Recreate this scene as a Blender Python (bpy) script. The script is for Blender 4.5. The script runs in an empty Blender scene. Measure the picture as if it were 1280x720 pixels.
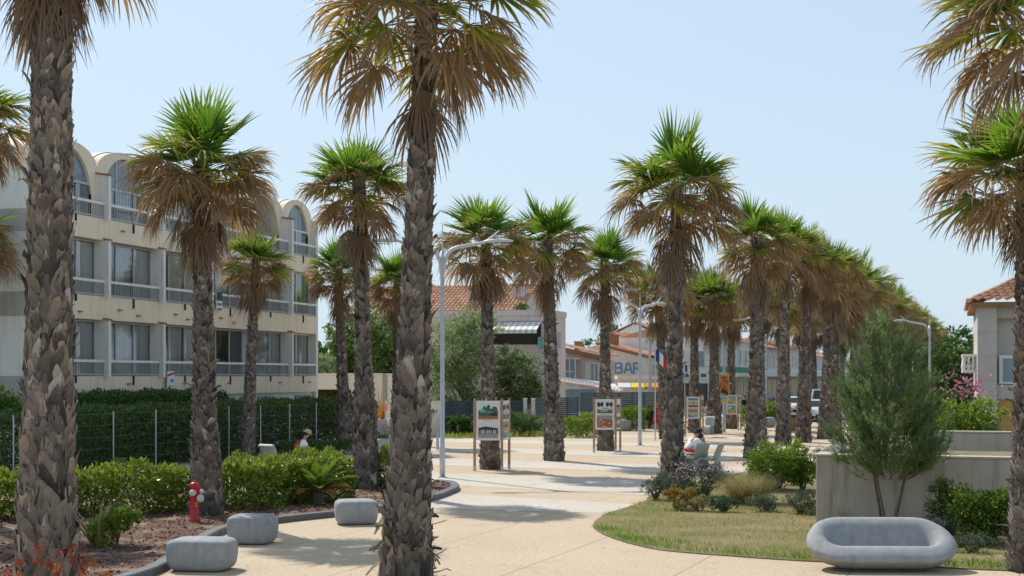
import bpy, bmesh, math, random
import numpy as np
from mathutils import Vector, Matrix
random.seed(7)
rng = np.random.default_rng(11)
R = math.radians
SC = bpy.context.scene
COL = SC.collection
CAM_H, F, HX, HY = 3.0, 1778.0, 640.0, 470.0
TH = R(17.04)
DX, DY = math.sin(TH), math.cos(TH)            # direction the avenue runs in
ST_ROT = math.atan2(DY, DX)

def gp(px, py, z=0.0):
    "ground point seen at a pixel of the 1280x720 photograph"
    Y = F * (CAM_H - z) / (py - HY)
    return Vector(((px - HX) * Y / F, Y, z))
def at(px, Y, z=0.0):
    return Vector(((px - HX) * Y / F, Y, z))
def hz(py, Y):
    return CAM_H - (py - HY) * Y / F
def st(s, L, z=0.0):
    "street coordinates: s along the avenue, L to its left"
    return Vector((s * DX - L * DY, s * DY + L * DX, z))

# ------------------------------------------------------------------ mesh builder
class MB:
    def __init__(self):
        self.V, self.F, self.T, self.M, self.n = [], [], [], [], 0
    def add(self, v, f, tone=.5, mi=0):
        v = np.asarray(v, dtype=float).reshape(-1, 3)
        self.V.append(v)
        t = np.full(len(v), tone, dtype=float) if np.isscalar(tone) else np.asarray(tone, dtype=float)
        self.T.append(t)
        n = self.n
        self.F.extend([tuple(i + n for i in q) for q in f])
        self.M.extend([mi] * len(f))
        self.n += len(v)
        return self
    def box(self, x0, x1, y0, y1, z0, z1, tone=.5, mi=0, M=None):
        v = np.array([(x, y, z) for x in (x0, x1) for y in (y0, y1) for z in (z0, z1)], dtype=float)
        if M is not None:
            v = np.array([tuple(M @ Vector(p)) for p in v])
        f = [(0, 1, 3, 2), (4, 6, 7, 5), (0, 4, 5, 1), (2, 3, 7, 6), (0, 2, 6, 4), (1, 5, 7, 3)]
        return self.add(v, f, tone, mi)
    def tube(self, pts, rads, n=8, tone=.5, mi=0, cap=True):
        pts = [Vector(p) for p in pts]
        if np.isscalar(rads): rads = [rads] * len(pts)
        v, f = [], []
        ref = None
        for i, p in enumerate(pts):
            d = (pts[min(i + 1, len(pts) - 1)] - pts[max(i - 1, 0)]).normalized()
            if ref is None:
                ref = Vector((0, 0, 1)) if abs(d.z) < .9 else Vector((1, 0, 0))
            a = d.cross(ref).normalized(); b = a.cross(d).normalized(); ref = b
            for k in range(n):
                t = 2 * math.pi * k / n
                v.append(p + (a * math.cos(t) + b * math.sin(t)) * rads[i])
        for i in range(len(pts) - 1):
            for k in range(n):
                k2 = (k + 1) % n
                f.append((i * n + k, i * n + k2, (i + 1) * n + k2, (i + 1) * n + k))
        if cap:
            f.append(tuple(range(n - 1, -1, -1))); f.append(tuple((len(pts) - 1) * n + k for k in range(n)))
        return self.add([tuple(p) for p in v], f, tone, mi)
    def lathe(self, prof, n=24, c=(0, 0, 0), tone=.5, mi=0, M=None):
        v, f = [], []
        for r, z in prof:
            for k in range(n):
                t = 2 * math.pi * k / n
                p = Vector((r * math.cos(t), r * math.sin(t), z))
                if M is not None: p = M @ p
                v.append((p.x + c[0], p.y + c[1], p.z + c[2]))
        for i in range(len(prof) - 1):
            for k in range(n):
                k2 = (k + 1) % n
                f.append((i * n + k, i * n + k2, (i + 1) * n + k2, (i + 1) * n + k))
        f.append(tuple(range(n - 1, -1, -1))); f.append(tuple((len(prof) - 1) * n + k for k in range(n)))
        return self.add(v, f, tone, mi)
    def prism(self, poly, a, b, axis='y', tone=.5, mi=0):
        "2D polygon extruded along an axis from a to b"
        def P(u, w, q):
            return {'y': (u, q, w), 'x': (q, u, w), 'z': (u, w, q)}[axis]
        n = len(poly)
        v = [P(u, w, a) for u, w in poly] + [P(u, w, b) for u, w in poly]
        f = [tuple(range(n)), tuple(range(2 * n - 1, n - 1, -1))]
        f += [(i, i + n, (i + 1) % n + n, (i + 1) % n) for i in range(n)]
        return self.add(v, f, tone, mi)
    def grid(self, pts, tone=.5, mi=0):
        "pts: rows x cols x 3"
        pts = np.asarray(pts, dtype=float); r, c = pts.shape[:2]
        f = [(i * c + j, i * c + j + 1, (i + 1) * c + j + 1, (i + 1) * c + j) for i in range(r - 1) for j in range(c - 1)]
        t = tone if np.isscalar(tone) else np.asarray(tone).reshape(-1)
        return self.add(pts.reshape(-1, 3), f, t, mi)
    def leaves(self, P, D, L, W, tone, mi=0, S=None, mid=.5):
        "N diamond leaf faces"
        N = len(P)
        if S is None:
            S = np.cross(D, rng.normal(size=(N, 3)))
        S /= np.linalg.norm(S, axis=1)[:, None] + 1e-9
        L = np.broadcast_to(np.asarray(L, dtype=float), (N,))[:, None]; W = np.broadcast_to(np.asarray(W, dtype=float), (N,))[:, None]
        v = np.stack([P, P + D * L * mid + S * W / 2, P + D * L, P + D * L * mid - S * W / 2], axis=1).reshape(-1, 3)
        t = np.repeat(np.broadcast_to(np.asarray(tone, dtype=float), (N,)), 4)
        i = np.arange(N) * 4
        return self.add(v, np.stack([i, i + 3, i + 2, i + 1], axis=1).tolist(), t, mi)
    def mesh(self, name, mats, smooth=False):
        me = bpy.data.meshes.new(name)
        v = np.concatenate(self.V) if self.V else np.zeros((0, 3))
        me.from_pydata(v.tolist(), [], self.F)
        if not isinstance(mats, (list, tuple)): mats = [mats]
        for m in mats: me.materials.append(m)
        a = me.attributes.new('tone', 'FLOAT', 'POINT'); a.data.foreach_set('value', np.concatenate(self.T).astype(np.float32))
        me.polygons.foreach_set('material_index', np.array(self.M, dtype=np.int32))
        if smooth: me.polygons.foreach_set('use_smooth', np.ones(len(self.F), dtype=bool))
        me.update()
        return me
    def build(self, name, mats, parent=None, smooth=False, bevel=0, subsurf=0, loc=None, rot=None):
        o = bpy.data.objects.new(name, self.mesh(name, mats, smooth)); COL.objects.link(o)
        if parent is not None: o.parent = parent
        if loc is not None: o.location = loc
        if rot is not None: o.rotation_euler = rot
        if bevel:
            b = o.modifiers.new('bevel', 'BEVEL'); b.width = bevel; b.segments = 2; b.limit_method = 'ANGLE'; b.angle_limit = R(40)
        if subsurf:
            b = o.modifiers.new('sub', 'SUBSURF'); b.levels = b.render_levels = subsurf
        return o

def tag(o, label=None, cat=None, group=None, kind=None):
    if label: o['label'] = label
    if cat: o['category'] = cat
    if group: o['group'] = group
    if kind: o['kind'] = kind
    return o
def thing(name, label, cat, loc=(0, 0, 0), rz=0, group=None):
    o = bpy.data.objects.new(name, None); COL.objects.link(o)
    o.empty_display_size = .2
    o.location = loc; o.rotation_euler = (0, 0, rz)
    return tag(o, label, cat, group)
def inst(name, me, parent, loc=(0, 0, 0), rot=(0, 0, 0), sc=(1, 1, 1)):
    o = bpy.data.objects.new(name, me); COL.objects.link(o)
    o.parent = parent; o.location = loc; o.rotation_euler = rot; o.scale = sc
    return o
def copy_tree(src, label=None, loc=None, rz=None, group=None):
    def rec(o, par):
        c = o.copy(); COL.objects.link(c); c.parent = par
        for ch in list(o.children): rec(ch, c)
        return c
    c = rec(src, None)
    if loc is not None: c.location = loc
    if rz is not None: c.rotation_euler.z = rz
    if label: c['label'] = label
    if group: c['group'] = group
    return c

# ------------------------------------------------------------------ materials
def _new(name):
    m = bpy.data.materials.new(name); m.use_nodes = True
    nt = m.node_tree; nt.nodes.clear()
    out = nt.nodes.new('ShaderNodeOutputMaterial')
    return m, nt, out
def _coord(nt):
    return nt.nodes.new('ShaderNodeTexCoord').outputs['Object']
def _noise(nt, co, scale, detail=4, rough=.55):
    n = nt.nodes.new('ShaderNodeTexNoise'); n.inputs['Scale'].default_value = scale
    n.inputs['Detail'].default_value = detail; n.inputs['Roughness'].default_value = rough
    nt.links.new(co, n.inputs['Vector']); return n.outputs['Fac']
def _ramp(nt, fac, stops):
    r = nt.nodes.new('ShaderNodeValToRGB')
    e = r.color_ramp.elements
    while len(e) < len(stops): e.new(.5)
    for k, (p, c) in enumerate(stops):
        e[k].position = p; e[k].color = (*c, 1)
    nt.links.new(fac, r.inputs['Fac']); return r.outputs['Color']
def _math(nt, op, a, b=None, clamp=False):
    n = nt.nodes.new('ShaderNodeMath'); n.operation = op; n.use_clamp = clamp
    for i, x in enumerate((a, b)):
        if x is None: continue
        if isinstance(x, (int, float)): n.inputs[i].default_value = x
        else: nt.links.new(x, n.inputs[i])
    return n.outputs[0]
def _mixc(nt, fac, a, b, blend='MIX'):
    n = nt.nodes.new('ShaderNodeMix'); n.data_type = 'RGBA'; n.blend_type = blend
    for idx, x in ((0, fac), (6, a), (7, b)):
        if isinstance(x, (int, float)): n.inputs[idx].default_value = x
        elif isinstance(x, tuple): n.inputs[idx].default_value = (*x, 1)
        else: nt.links.new(x, n.inputs[idx])
    return n.outputs[2]
def _bump(nt, h, strength, dist=.02):
    b = nt.nodes.new('ShaderNodeBump'); b.inputs['Strength'].default_value = strength; b.inputs['Distance'].default_value = dist
    nt.links.new(h, b.inputs['Height']); return b.outputs['Normal']
def _principled(nt, out, col, rough=.7, spec=.3, metal=0, normal=None):
    p = nt.nodes.new('ShaderNodeBsdfPrincipled')
    if isinstance(col, tuple): p.inputs['Base Color'].default_value = (*col, 1)
    else: nt.links.new(col, p.inputs['Base Color'])
    p.inputs['Roughness'].default_value = rough; p.inputs['Specular IOR Level'].default_value = spec
    p.inputs['Metallic'].default_value = metal
    if normal is not None: nt.links.new(normal, p.inputs['Normal'])
    nt.links.new(p.outputs[0], out.inputs['Surface']); return p
def mul(c, k): return tuple(min(1, x * k) for x in c)

def mat(name, col, rough=.75, var=.14, scale=3, bump=0, bscale=40, spec=.3, metal=0, stain=None, sscale=.8, fine=0):
    m, nt, out = _new(name); co = _coord(nt)
    f = _noise(nt, co, scale, 6, .6)
    c = _ramp(nt, f, [(.3, mul(col, 1 - var)), (.7, mul(col, 1 + var))])
    if fine:
        g = _noise(nt, co, bscale * 1.5, 2, .5)
        c = _mixc(nt, fine, c, _ramp(nt, g, [(.3, mul(col, .55)), (.7, mul(col, 1.35))]))
    if stain:
        # streaks running down: noise stretched in z
        mp = nt.nodes.new('ShaderNodeMapping'); mp.inputs['Scale'].default_value = (sscale * 6, sscale * 6, sscale * .6); nt.links.new(co, mp.inputs['Vector'])
        s = _noise(nt, mp.outputs[0], 1, 5, .6)
        s = _ramp(nt, s, [(.5, (0, 0, 0)), (.75, (1, 1, 1))])
        c = _mixc(nt, s, c, stain)
    nrm = _bump(nt, _noise(nt, co, bscale, 5, .6), bump) if bump else None
    _principled(nt, out, c, rough, spec, metal, nrm)
    return m
def tone_mat(name, stops, rough=.7, trans=.35, spec=.25, nscale=6, namt=.12, bump=0, bscale=60, tcol=None):
    "colour from the per-face tone of the thing plus noise, partly translucent"
    m, nt, out = _new(name); co = _coord(nt)
    a = nt.nodes.new('ShaderNodeAttribute'); a.attribute_name = 'tone'
    n = _math(nt, 'MULTIPLY', _math(nt, 'SUBTRACT', _noise(nt, co, nscale, 4), .5), namt * 2)
    c = _ramp(nt, _math(nt, 'ADD', a.outputs['Fac'], n, True), stops)
    nrm = _bump(nt, _noise(nt, co, bscale, 5, .65), bump) if bump else None
    p = _principled(nt, out, c, rough, spec, 0, nrm)
    if trans:
        t = nt.nodes.new('ShaderNodeBsdfTranslucent')
        if tcol:
            nt.links.new(_mixc(nt, 1.0, c, tcol, 'MULTIPLY'), t.inputs['Color'])
        else: nt.links.new(c, t.inputs['Color'])
        mx = nt.nodes.new('ShaderNodeMixShader'); mx.inputs[0].default_value = trans
        nt.links.new(p.outputs[0], mx.inputs[1]); nt.links.new(t.outputs[0], mx.inputs[2]); nt.links.new(mx.outputs[0], out.inputs['Surface'])
    return m
def glass_mat(name, tint=(.90, .94, .95), see=.55):
    m, nt, out = _new(name)
    t = nt.nodes.new('ShaderNodeBsdfTransparent'); t.inputs[0].default_value = (*tint, 1)
    g = nt.nodes.new('ShaderNodeBsdfGlossy'); g.inputs['Roughness'].default_value = .03; g.inputs['Color'].default_value = (.9, .95, 1, 1)
    fr = nt.nodes.new('ShaderNodeFresnel'); fr.inputs['IOR'].default_value = 1.6
    f = _math(nt, 'ADD', fr.outputs[0], 0.11, True)
    mx = nt.nodes.new('ShaderNodeMixShader')
    nt.links.new(f, mx.inputs[0]); nt.links.new(t.outputs[0], mx.inputs[1]); nt.links.new(g.outputs[0], mx.inputs[2])
    nt.links.new(mx.outputs[0], out.inputs['Surface'])
    return m

def fibre_mat(name, stops, rough, trans, spec, nscale, namt, bump, bscale):
    "grey dry leaf bases: colour by piece, with fibres running up the trunk"
    m, nt, out = _new(name); co = _coord(nt)
    a = nt.nodes.new('ShaderNodeAttribute'); a.attribute_name = 'tone'
    mp = nt.nodes.new('ShaderNodeMapping'); mp.inputs['Scale'].default_value = (70, 70, 7); nt.links.new(co, mp.inputs['Vector'])
    f = _noise(nt, mp.outputs[0], 1, 4, .7)
    n = _math(nt, 'MULTIPLY', _math(nt, 'SUBTRACT', _noise(nt, co, nscale, 5), .5), namt * 2)
    n2 = _math(nt, 'MULTIPLY', _math(nt, 'SUBTRACT', f, .5), .75)
    c = _ramp(nt, _math(nt, 'ADD', _math(nt, 'ADD', a.outputs['Fac'], n), n2, True), stops)
    _principled(nt, out, c, rough, spec, 0, _bump(nt, f, .8, .02)); return m
M = {}
M['frond'] = tone_mat('palm_leaf', [(0, (.085, .20, .022)), (.22, (.19, .32, .035)), (.42, (.44, .40, .07)), (.60, (.46, .29, .11)), (.80, (.37, .25, .145)), (1, (.285, .235, .195))], .45, .48, .4, 5, .07, tcol=(1.0, 1.0, .8))
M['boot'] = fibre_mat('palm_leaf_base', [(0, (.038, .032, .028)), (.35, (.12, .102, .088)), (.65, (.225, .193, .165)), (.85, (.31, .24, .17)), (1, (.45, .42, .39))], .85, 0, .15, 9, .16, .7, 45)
M['bark'] = mat('bark', (.17, .13, .10), .9, .35, 12, .6, 30)
M['hedge'] = tone_mat('glossy_hedge_leaf', [(0, (.05, .10, .015)), (.5, (.135, .225, .025)), (1, (.34, .40, .05))], .4, .35, .45, 3, .15)
M['dark_hedge'] = tone_mat('dark_hedge_leaf', [(0, (.038, .08, .022)), (.6, (.093, .16, .042)), (1, (.19, .27, .065))], .55, .22, .3, 3, .15)
M['lime'] = tone_mat('lime_leaf', [(0, (.07, .13, .015)), (.5, (.15, .26, .025)), (1, (.34, .40, .045))], .45, .4, .35, 3, .12)
M['leaf'] = tone_mat('tree_leaf', [(0, (.038, .09, .02)), (.5, (.09, .17, .034)), (1, (.20, .27, .06))], .55, .35, .3, 2, .15)
M['olive'] = tone_mat('olive_leaf', [(0, (.09, .14, .045)), (.5, (.19, .26, .095)), (1, (.35, .42, .19))], .6, .42, .3, 2, .15)
M['tamarisk'] = tone_mat('tamarisk_leaf', [(0, (.065, .12, .048)), (.5, (.15, .225, .085)), (.85, (.25, .32, .12)), (1, (.38, .37, .15))], .7, .45, .2, 2, .12)
M['dryplant'] = tone_mat('dry_plant_leaf', [(0, (.13, .14, .05)), (.5, (.34, .30, .12)), (1, (.52, .43, .24))], .7, .35, .2, 3, .12)
M['greyplant'] = tone_mat('grey_green_leaf', [(0, (.06, .10, .06)), (.5, (.13, .18, .11)), (1, (.30, .32, .19))], .7, .3, .2, 3, .12)
M['grass'] = tone_mat('grass_blade', [(0, (.10, .25, .02)), (.35, (.21, .33, .04)), (.65, (.40, .36, .12)), (1, (.52, .41, .23))], .7, .35, .2, 1.5, .12)
M['flower'] = tone_mat('flower_petal', [(0, (.55, .12, .30)), (.5, (.62, .30, .42)), (1, (.72, .55, .60))], .6, .3, .2, 4, .1)
M['redflower'] = tone_mat('red_bract', [(0, (.30, .03, .015)), (.5, (.45, .08, .02)), (1, (.55, .22, .03))], .6, .3, .2, 4, .15)
M['stem'] = mat('woody_stem', (.16, .12, .085), .9, .3, 14, .4, 40)
M['wall_beige'] = mat('beige_render', (.83, .715, .555), .85, .06, .7, .15, 60, stain=(.68, .57, .43), sscale=.5)
M['wall_grey'] = mat('grey_white_render', (.80, .775, .73), .85, .05, .8, .15, 60, stain=(.68, .65, .60), sscale=.5)
M['white'] = mat('white_paint', (.78, .77, .74), .6, .05, 2)
M['terracotta'] = mat('terracotta_cap', (.42, .16, .09), .8, .2, 5, .2)
M['vault'] = mat('vault_roofing', (.62, .62, .58), .6, .12, 1.5, .2, 20, stain=(.4, .4, .38))
M['alu'] = mat('grey_aluminium', (.45, .48, .50), .45, .06, 5, metal=.3)
M['frame'] = mat('window_frame', (.50, .52, .53), .5, .05, 5)
M['glass'] = glass_mat('window_glass')
M['curtain'] = mat('pale_curtain', (.66, .69, .69), .9, .12, 8)
M['curtain_green'] = mat('green_curtain', (.40, .52, .08), .9, .12, 8)
M['curtain_white'] = mat('white_curtain', (.86, .85, .83), .9, .05, 8)
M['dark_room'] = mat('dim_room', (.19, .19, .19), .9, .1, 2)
M['pave'] = None
M['concrete_seat'] = mat('cast_stone', (.33, .34, .348), .85, .16, 9, .14, 90, fine=.26, stain=(.25, .255, .26), sscale=.8)
M['kerb'] = mat('dark_kerb_stone', (.12, .125, .13), .7, .2, 4, .3, 60)
M['red'] = mat('hydrant_red', (.50, .012, .02), .38, .12, 8, .1, 60, spec=.5)
M['cap'] = mat('hydrant_grey_cap', (.62, .61, .58), .5, .1, 14)
M['galv'] = mat('galvanised_steel', (.50, .53, .55), .42, .08, 6, metal=.35)
M['palegrey'] = mat('pale_grey_paint', (.62, .64, .65), .45, .06, 5)
M['wood'] = mat('weathered_wood', (.36, .25, .15), .8, .25, 12, .3, 30)
M['board'] = mat('panel_board', (.74, .68, .62), .5, .05, 4)
M['navy'] = mat('navy_slat', (.035, .06, .10), .55, .15, 3)
M['slate'] = mat('slate_slat', (.10, .13, .15), .6, .15, 3)
M['pink'] = mat('pink_render', (.68, .56, .52), .9, .07, .6, .1, stain=(.54, .46, .43), sscale=.4)
M['cream'] = mat('cream_render', (.74, .66, .55), .9, .05, .7, stain=(.64, .56, .46), sscale=.4)
M['tile'] = tone_mat('roof_tile', [(0, (.40, .20, .12)), (.5, (.57, .31, .19)), (1, (.72, .48, .34))], .85, 0, .15, 1.6, .22)
M['brown'] = mat('brown_fascia', (.30, .16, .07), .8, .12, 3)
M['conc_wall'] = mat('rendered_garden_wall', (.50, .44, .37), .9, .12, 1.2, .45, 35, stain=(.30, .265, .22), sscale=.9, fine=.12)
M['conc_top'] = mat('wall_coping', (.55, .47, .38), .9, .12, 4, .3)
M['stone'] = mat('stone_cladding', (.52, .49, .45), .8, .08, 1.4, .15, 60)
M['ochre'] = mat('ochre_panel', (.55, .33, .13), .85, .05, 2)
M['skin'] = mat('skin', (.45, .26, .18), .6, .05, 6)
M['shirt_white'] = mat('white_cloth', (.78, .78, .80), .9, .05, 8)
M['cloth_red'] = mat('red_cloth', (.50, .02, .045), .9, .1, 8)
M['cloth_black'] = mat('black_cloth', (.02, .02, .025), .9, .1, 8)
M['cloth_blue'] = mat('blue_cloth', (.04, .09, .22), .9, .1, 8)
M['cloth_grey'] = mat('grey_cloth', (.28, .30, .33), .9, .1, 8)
M['cloth_tan'] = mat('tan_cloth', (.33, .27, .16), .9, .1, 8)
M['hair'] = mat('dark_hair', (.025, .018, .014), .6, .2, 30)
M['hair_fair'] = mat('fair_hair', (.30, .19, .09), .6, .2, 30)
M['straw'] = mat('straw_hat', (.50, .40, .26), .9, .1, 40, .3, 80)
M['carwhite'] = mat('car_white_paint', (.72, .73, .74), .25, .02, 2, spec=.5)
M['black'] = mat('black_rubber', (.02, .02, .02), .7, .1, 8)
M['carglass'] = mat('car_glass', (.03, .05, .055), .08, .02, 2, spec=.6)
M['asphalt'] = mat('asphalt', (.16, .155, .15), .9, .15, .8, .3, 50, fine=.2)
M['yellow'] = mat('yellow_print', (.72, .52, .03), .6, .06, 5)
M['p_blue'] = mat('blue_print', (.10, .25, .42), .6, .12, 14)
M['p_sky'] = mat('pale_print', (.62, .66, .68), .6, .08, 6)
M['p_dark'] = mat('dark_print', (.045, .045, .045), .6, .3, 30)
M['p_green'] = mat('green_print', (.07, .13, .08), .6, .3, 25)
M['p_teal'] = mat('teal_print', (.16, .42, .38), .6, .15, 12)
M['p_sand'] = mat('sand_print', (.50, .37, .20), .6, .25, 25)
M['p_red'] = mat('red_brown_print', (.38, .13, .09), .6, .2, 25)
M['p_grey'] = mat('grey_print', (.30, .28, .28), .6, .25, 25)
M['p_orange'] = mat('orange_print', (.60, .22, .03), .6, .15, 14)
M['sign_green'] = mat('green_sign', (.01, .22, .10), .5, .06, 5)
M['bar_blue'] = mat('blue_lettering', (.14, .31, .50), .8, .08, 4)
M['flag_blue'] = mat('flag_blue', (.02, .06, .30), .8, .06, 5)
M['flag_red'] = mat('flag_red', (.55, .02, .03), .8, .06, 5)
M['plastic_grey'] = mat('grey_seat_shell', (.38, .39, .36), .6, .05, 3)
M['dark_sign'] = mat('dark_sign_print', (.06, .07, .09), .6, .1, 5)
M['awning'] = None
# ------------------------------------------------------------------ palms
def nrm(v): return v / (np.linalg.norm(v) + 1e-9)
def frond(mb, elev, kind, seed, r0=.05, yaw=0, origin=(0, 0, 0), sc=1.0):
    rg = np.random.default_rng(seed)
    P = dict(live=(.50, 1.12, 34, 112, .11, 12), mid=(.80, .95, 36, 110, .50, 26), dry=(.88, .92, 40, 112, 1.25, 30),
             dead=(.50, 1.02, 38, 62, 1.5, 25))[kind]
    Lp, Rb, ns, phi, g, bend = P
    Lp *= rg.uniform(.85, 1.15); Rb *= rg.uniform(.92, 1.08)
    e = R(elev); pos = np.array([r0, 0, 0]); pts = [pos.copy()]
    st_ = 6
    for i in range(st_):
        a = e - R(bend) * ((i + 1) / st_) ** 1.5
        d = np.array([math.cos(a), 0, math.sin(a)])
        pos = pos + d * Lp / st_; pts.append(pos.copy())
    Nn = np.array([-d[2], 0, d[0]])
    if Nn[2] < 0 and kind != 'dead': Nn = -Nn
    Yv = np.array([0, 1., 0])
    roll = R(rg.uniform(-22, 22)) if kind != 'dead' else 0
    Yr = Yv * math.cos(roll) + Nn * math.sin(roll); Nr = nrm(np.cross(d, Yr))
    if np.dot(Nr, Nn) < 0: Nr = -Nr
    cy, sy = math.cos(yaw), math.sin(yaw)
    def X(p):
        p = np.asarray(p) * sc
        return np.stack([p[..., 0] * cy - p[..., 1] * sy + origin[0], p[..., 0] * sy + p[..., 1] * cy + origin[1], p[..., 2] + origin[2]], -1)
    base_t = dict(live=.08, mid=.26, dry=.72, dead=.86)[kind] + rg.uniform(-.06, .06)
    tip_t = dict(live=.38, mid=.70, dry=.88, dead=1.0)[kind]
    # petiole
    w = np.linspace(.03, .012, len(pts))
    if kind in ('dry', 'dead'): w *= .8
    ptn = .30 if kind in ('live', 'mid') else .72
    rows = []
    for p, ww in zip(pts, w):
        rows.append([p + Yv * ww, p + Nn * ww * .5, p - Yv * ww, p - Nn * ww * .4, p + Yv * ww])
    mb.grid(X(np.array(rows)), ptn)
    H = pts[-1]
    nst = 6
    dphi = 2 * R(phi) / ns
    for k in range(ns):
        f = -R(phi) + dphi * (k + .5)
        if kind in ('dry', 'dead') and rg.random() < .07: continue
        cup = .22 if kind == 'live' else .12
        dr = nrm(d * math.cos(f) + Yr * math.sin(f) + Nr * cup * abs(math.sin(f)) * (1 if kind != 'dead' else -1.5))
        L = Rb * (.74 + .26 * math.cos(f)) * rg.uniform(.88, 1.08)
        if kind == 'dead': L *= 1.0 if abs(f) < .6 else .8
        gk = g * rg.uniform(.7, 1.35)
        p = H.copy(); rows = []; tw = rg.uniform(-.5, .5) if kind != 'live' else rg.uniform(-.15, .15)
        tn = []
        jit = rg.normal(size=3) * (.05 if kind == 'live' else .16)
        for i in range(nst + 1):
            t = i / nst
            side = np.cross(Nr, dr); side = nrm(side + Nr * tw * t)
            up = nrm(np.cross(dr, side))
            joined = min(t, .42) * L * dphi * .62
            ww = joined if t <= .42 else .42 * L * dphi * .62 * max(0, 1 - (t - .42) / .58) ** .8 * 1.0
            if kind == 'dead': ww *= 1.1
            if kind in ('live', 'mid'): ww *= 1.22
            ww = max(ww, .0015)
            rows.append([p + side * ww - up * ww * .35, p + up * ww * .5, p - side * ww - up * ww * .35])
            tt = base_t + (tip_t - base_t) * max(0, (t - .35) / .65) ** 1.3
            tn.append([tt] * 3)
            grav = gk * (t ** 1.2) * (.9 if kind == 'live' else 1.0) / nst * 3.0
            if kind == 'live' and t > .7: grav += .15 * rg.random()
            dr = nrm(dr + np.array([0, 0, -grav]) + jit / nst * (1 + 2 * t))
            p = p + dr * L / nst
        mb.grid(X(np.array(rows)), np.array(tn) + rg.uniform(-.07, .07))
    return mb
FR = {}
for kind, els in (('live', (80, 62, 50, 40, 31, 22)), ('mid', (38, 26, 14, 4)), ('dry', (24, 12, 0, -14)), ('dead', (-52, -62, -70, -78))):
    FR[kind] = []
    for i, e in enumerate(els):
        mb = MB(); frond(mb, e, kind, 100 + i * 7 + len(kind) * 31, .06 if kind != 'dead' else .20)
        FR[kind].append(mb.mesh(kind + '_frond', M['frond'], False))

def crown_plan(seed, sk=1):
    rg = random.Random(seed); plan = []; ga = 2.39996; a = rg.uniform(0, 6)
    def put(kind, n, z0, z1, smin, smax):
        nonlocal a
        m = len(FR[kind])
        for i in range(n):
            t = (i + .5) / n
            v = min(m - 1, int(t * m + rg.uniform(-.4, .4))); v = max(0, v)
            a += ga + rg.uniform(-.25, .25)
            plan.append((kind, v, a, z0 + (z1 - z0) * t + rg.uniform(-.04, .04), rg.uniform(smin, smax)))
    put('live', rg.randint(9, 11), .06, -.12, .74, 1.06)
    put('mid', rg.randint(10, 13), -.02, -.26 - rg.uniform(0, .12), .8, 1.08)
    put('dry', rg.randint(19, 26), -.04, -.42 - rg.uniform(0, .2) * sk, .78, 1.08)
    put('dead', rg.choice((5, 8, 11, 13)) if sk else 4, -.60 if sk else -.4, -.9 - rg.uniform(0, .35) if sk else -.6, .7, 1.1 if sk else .85)
    return plan

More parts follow.
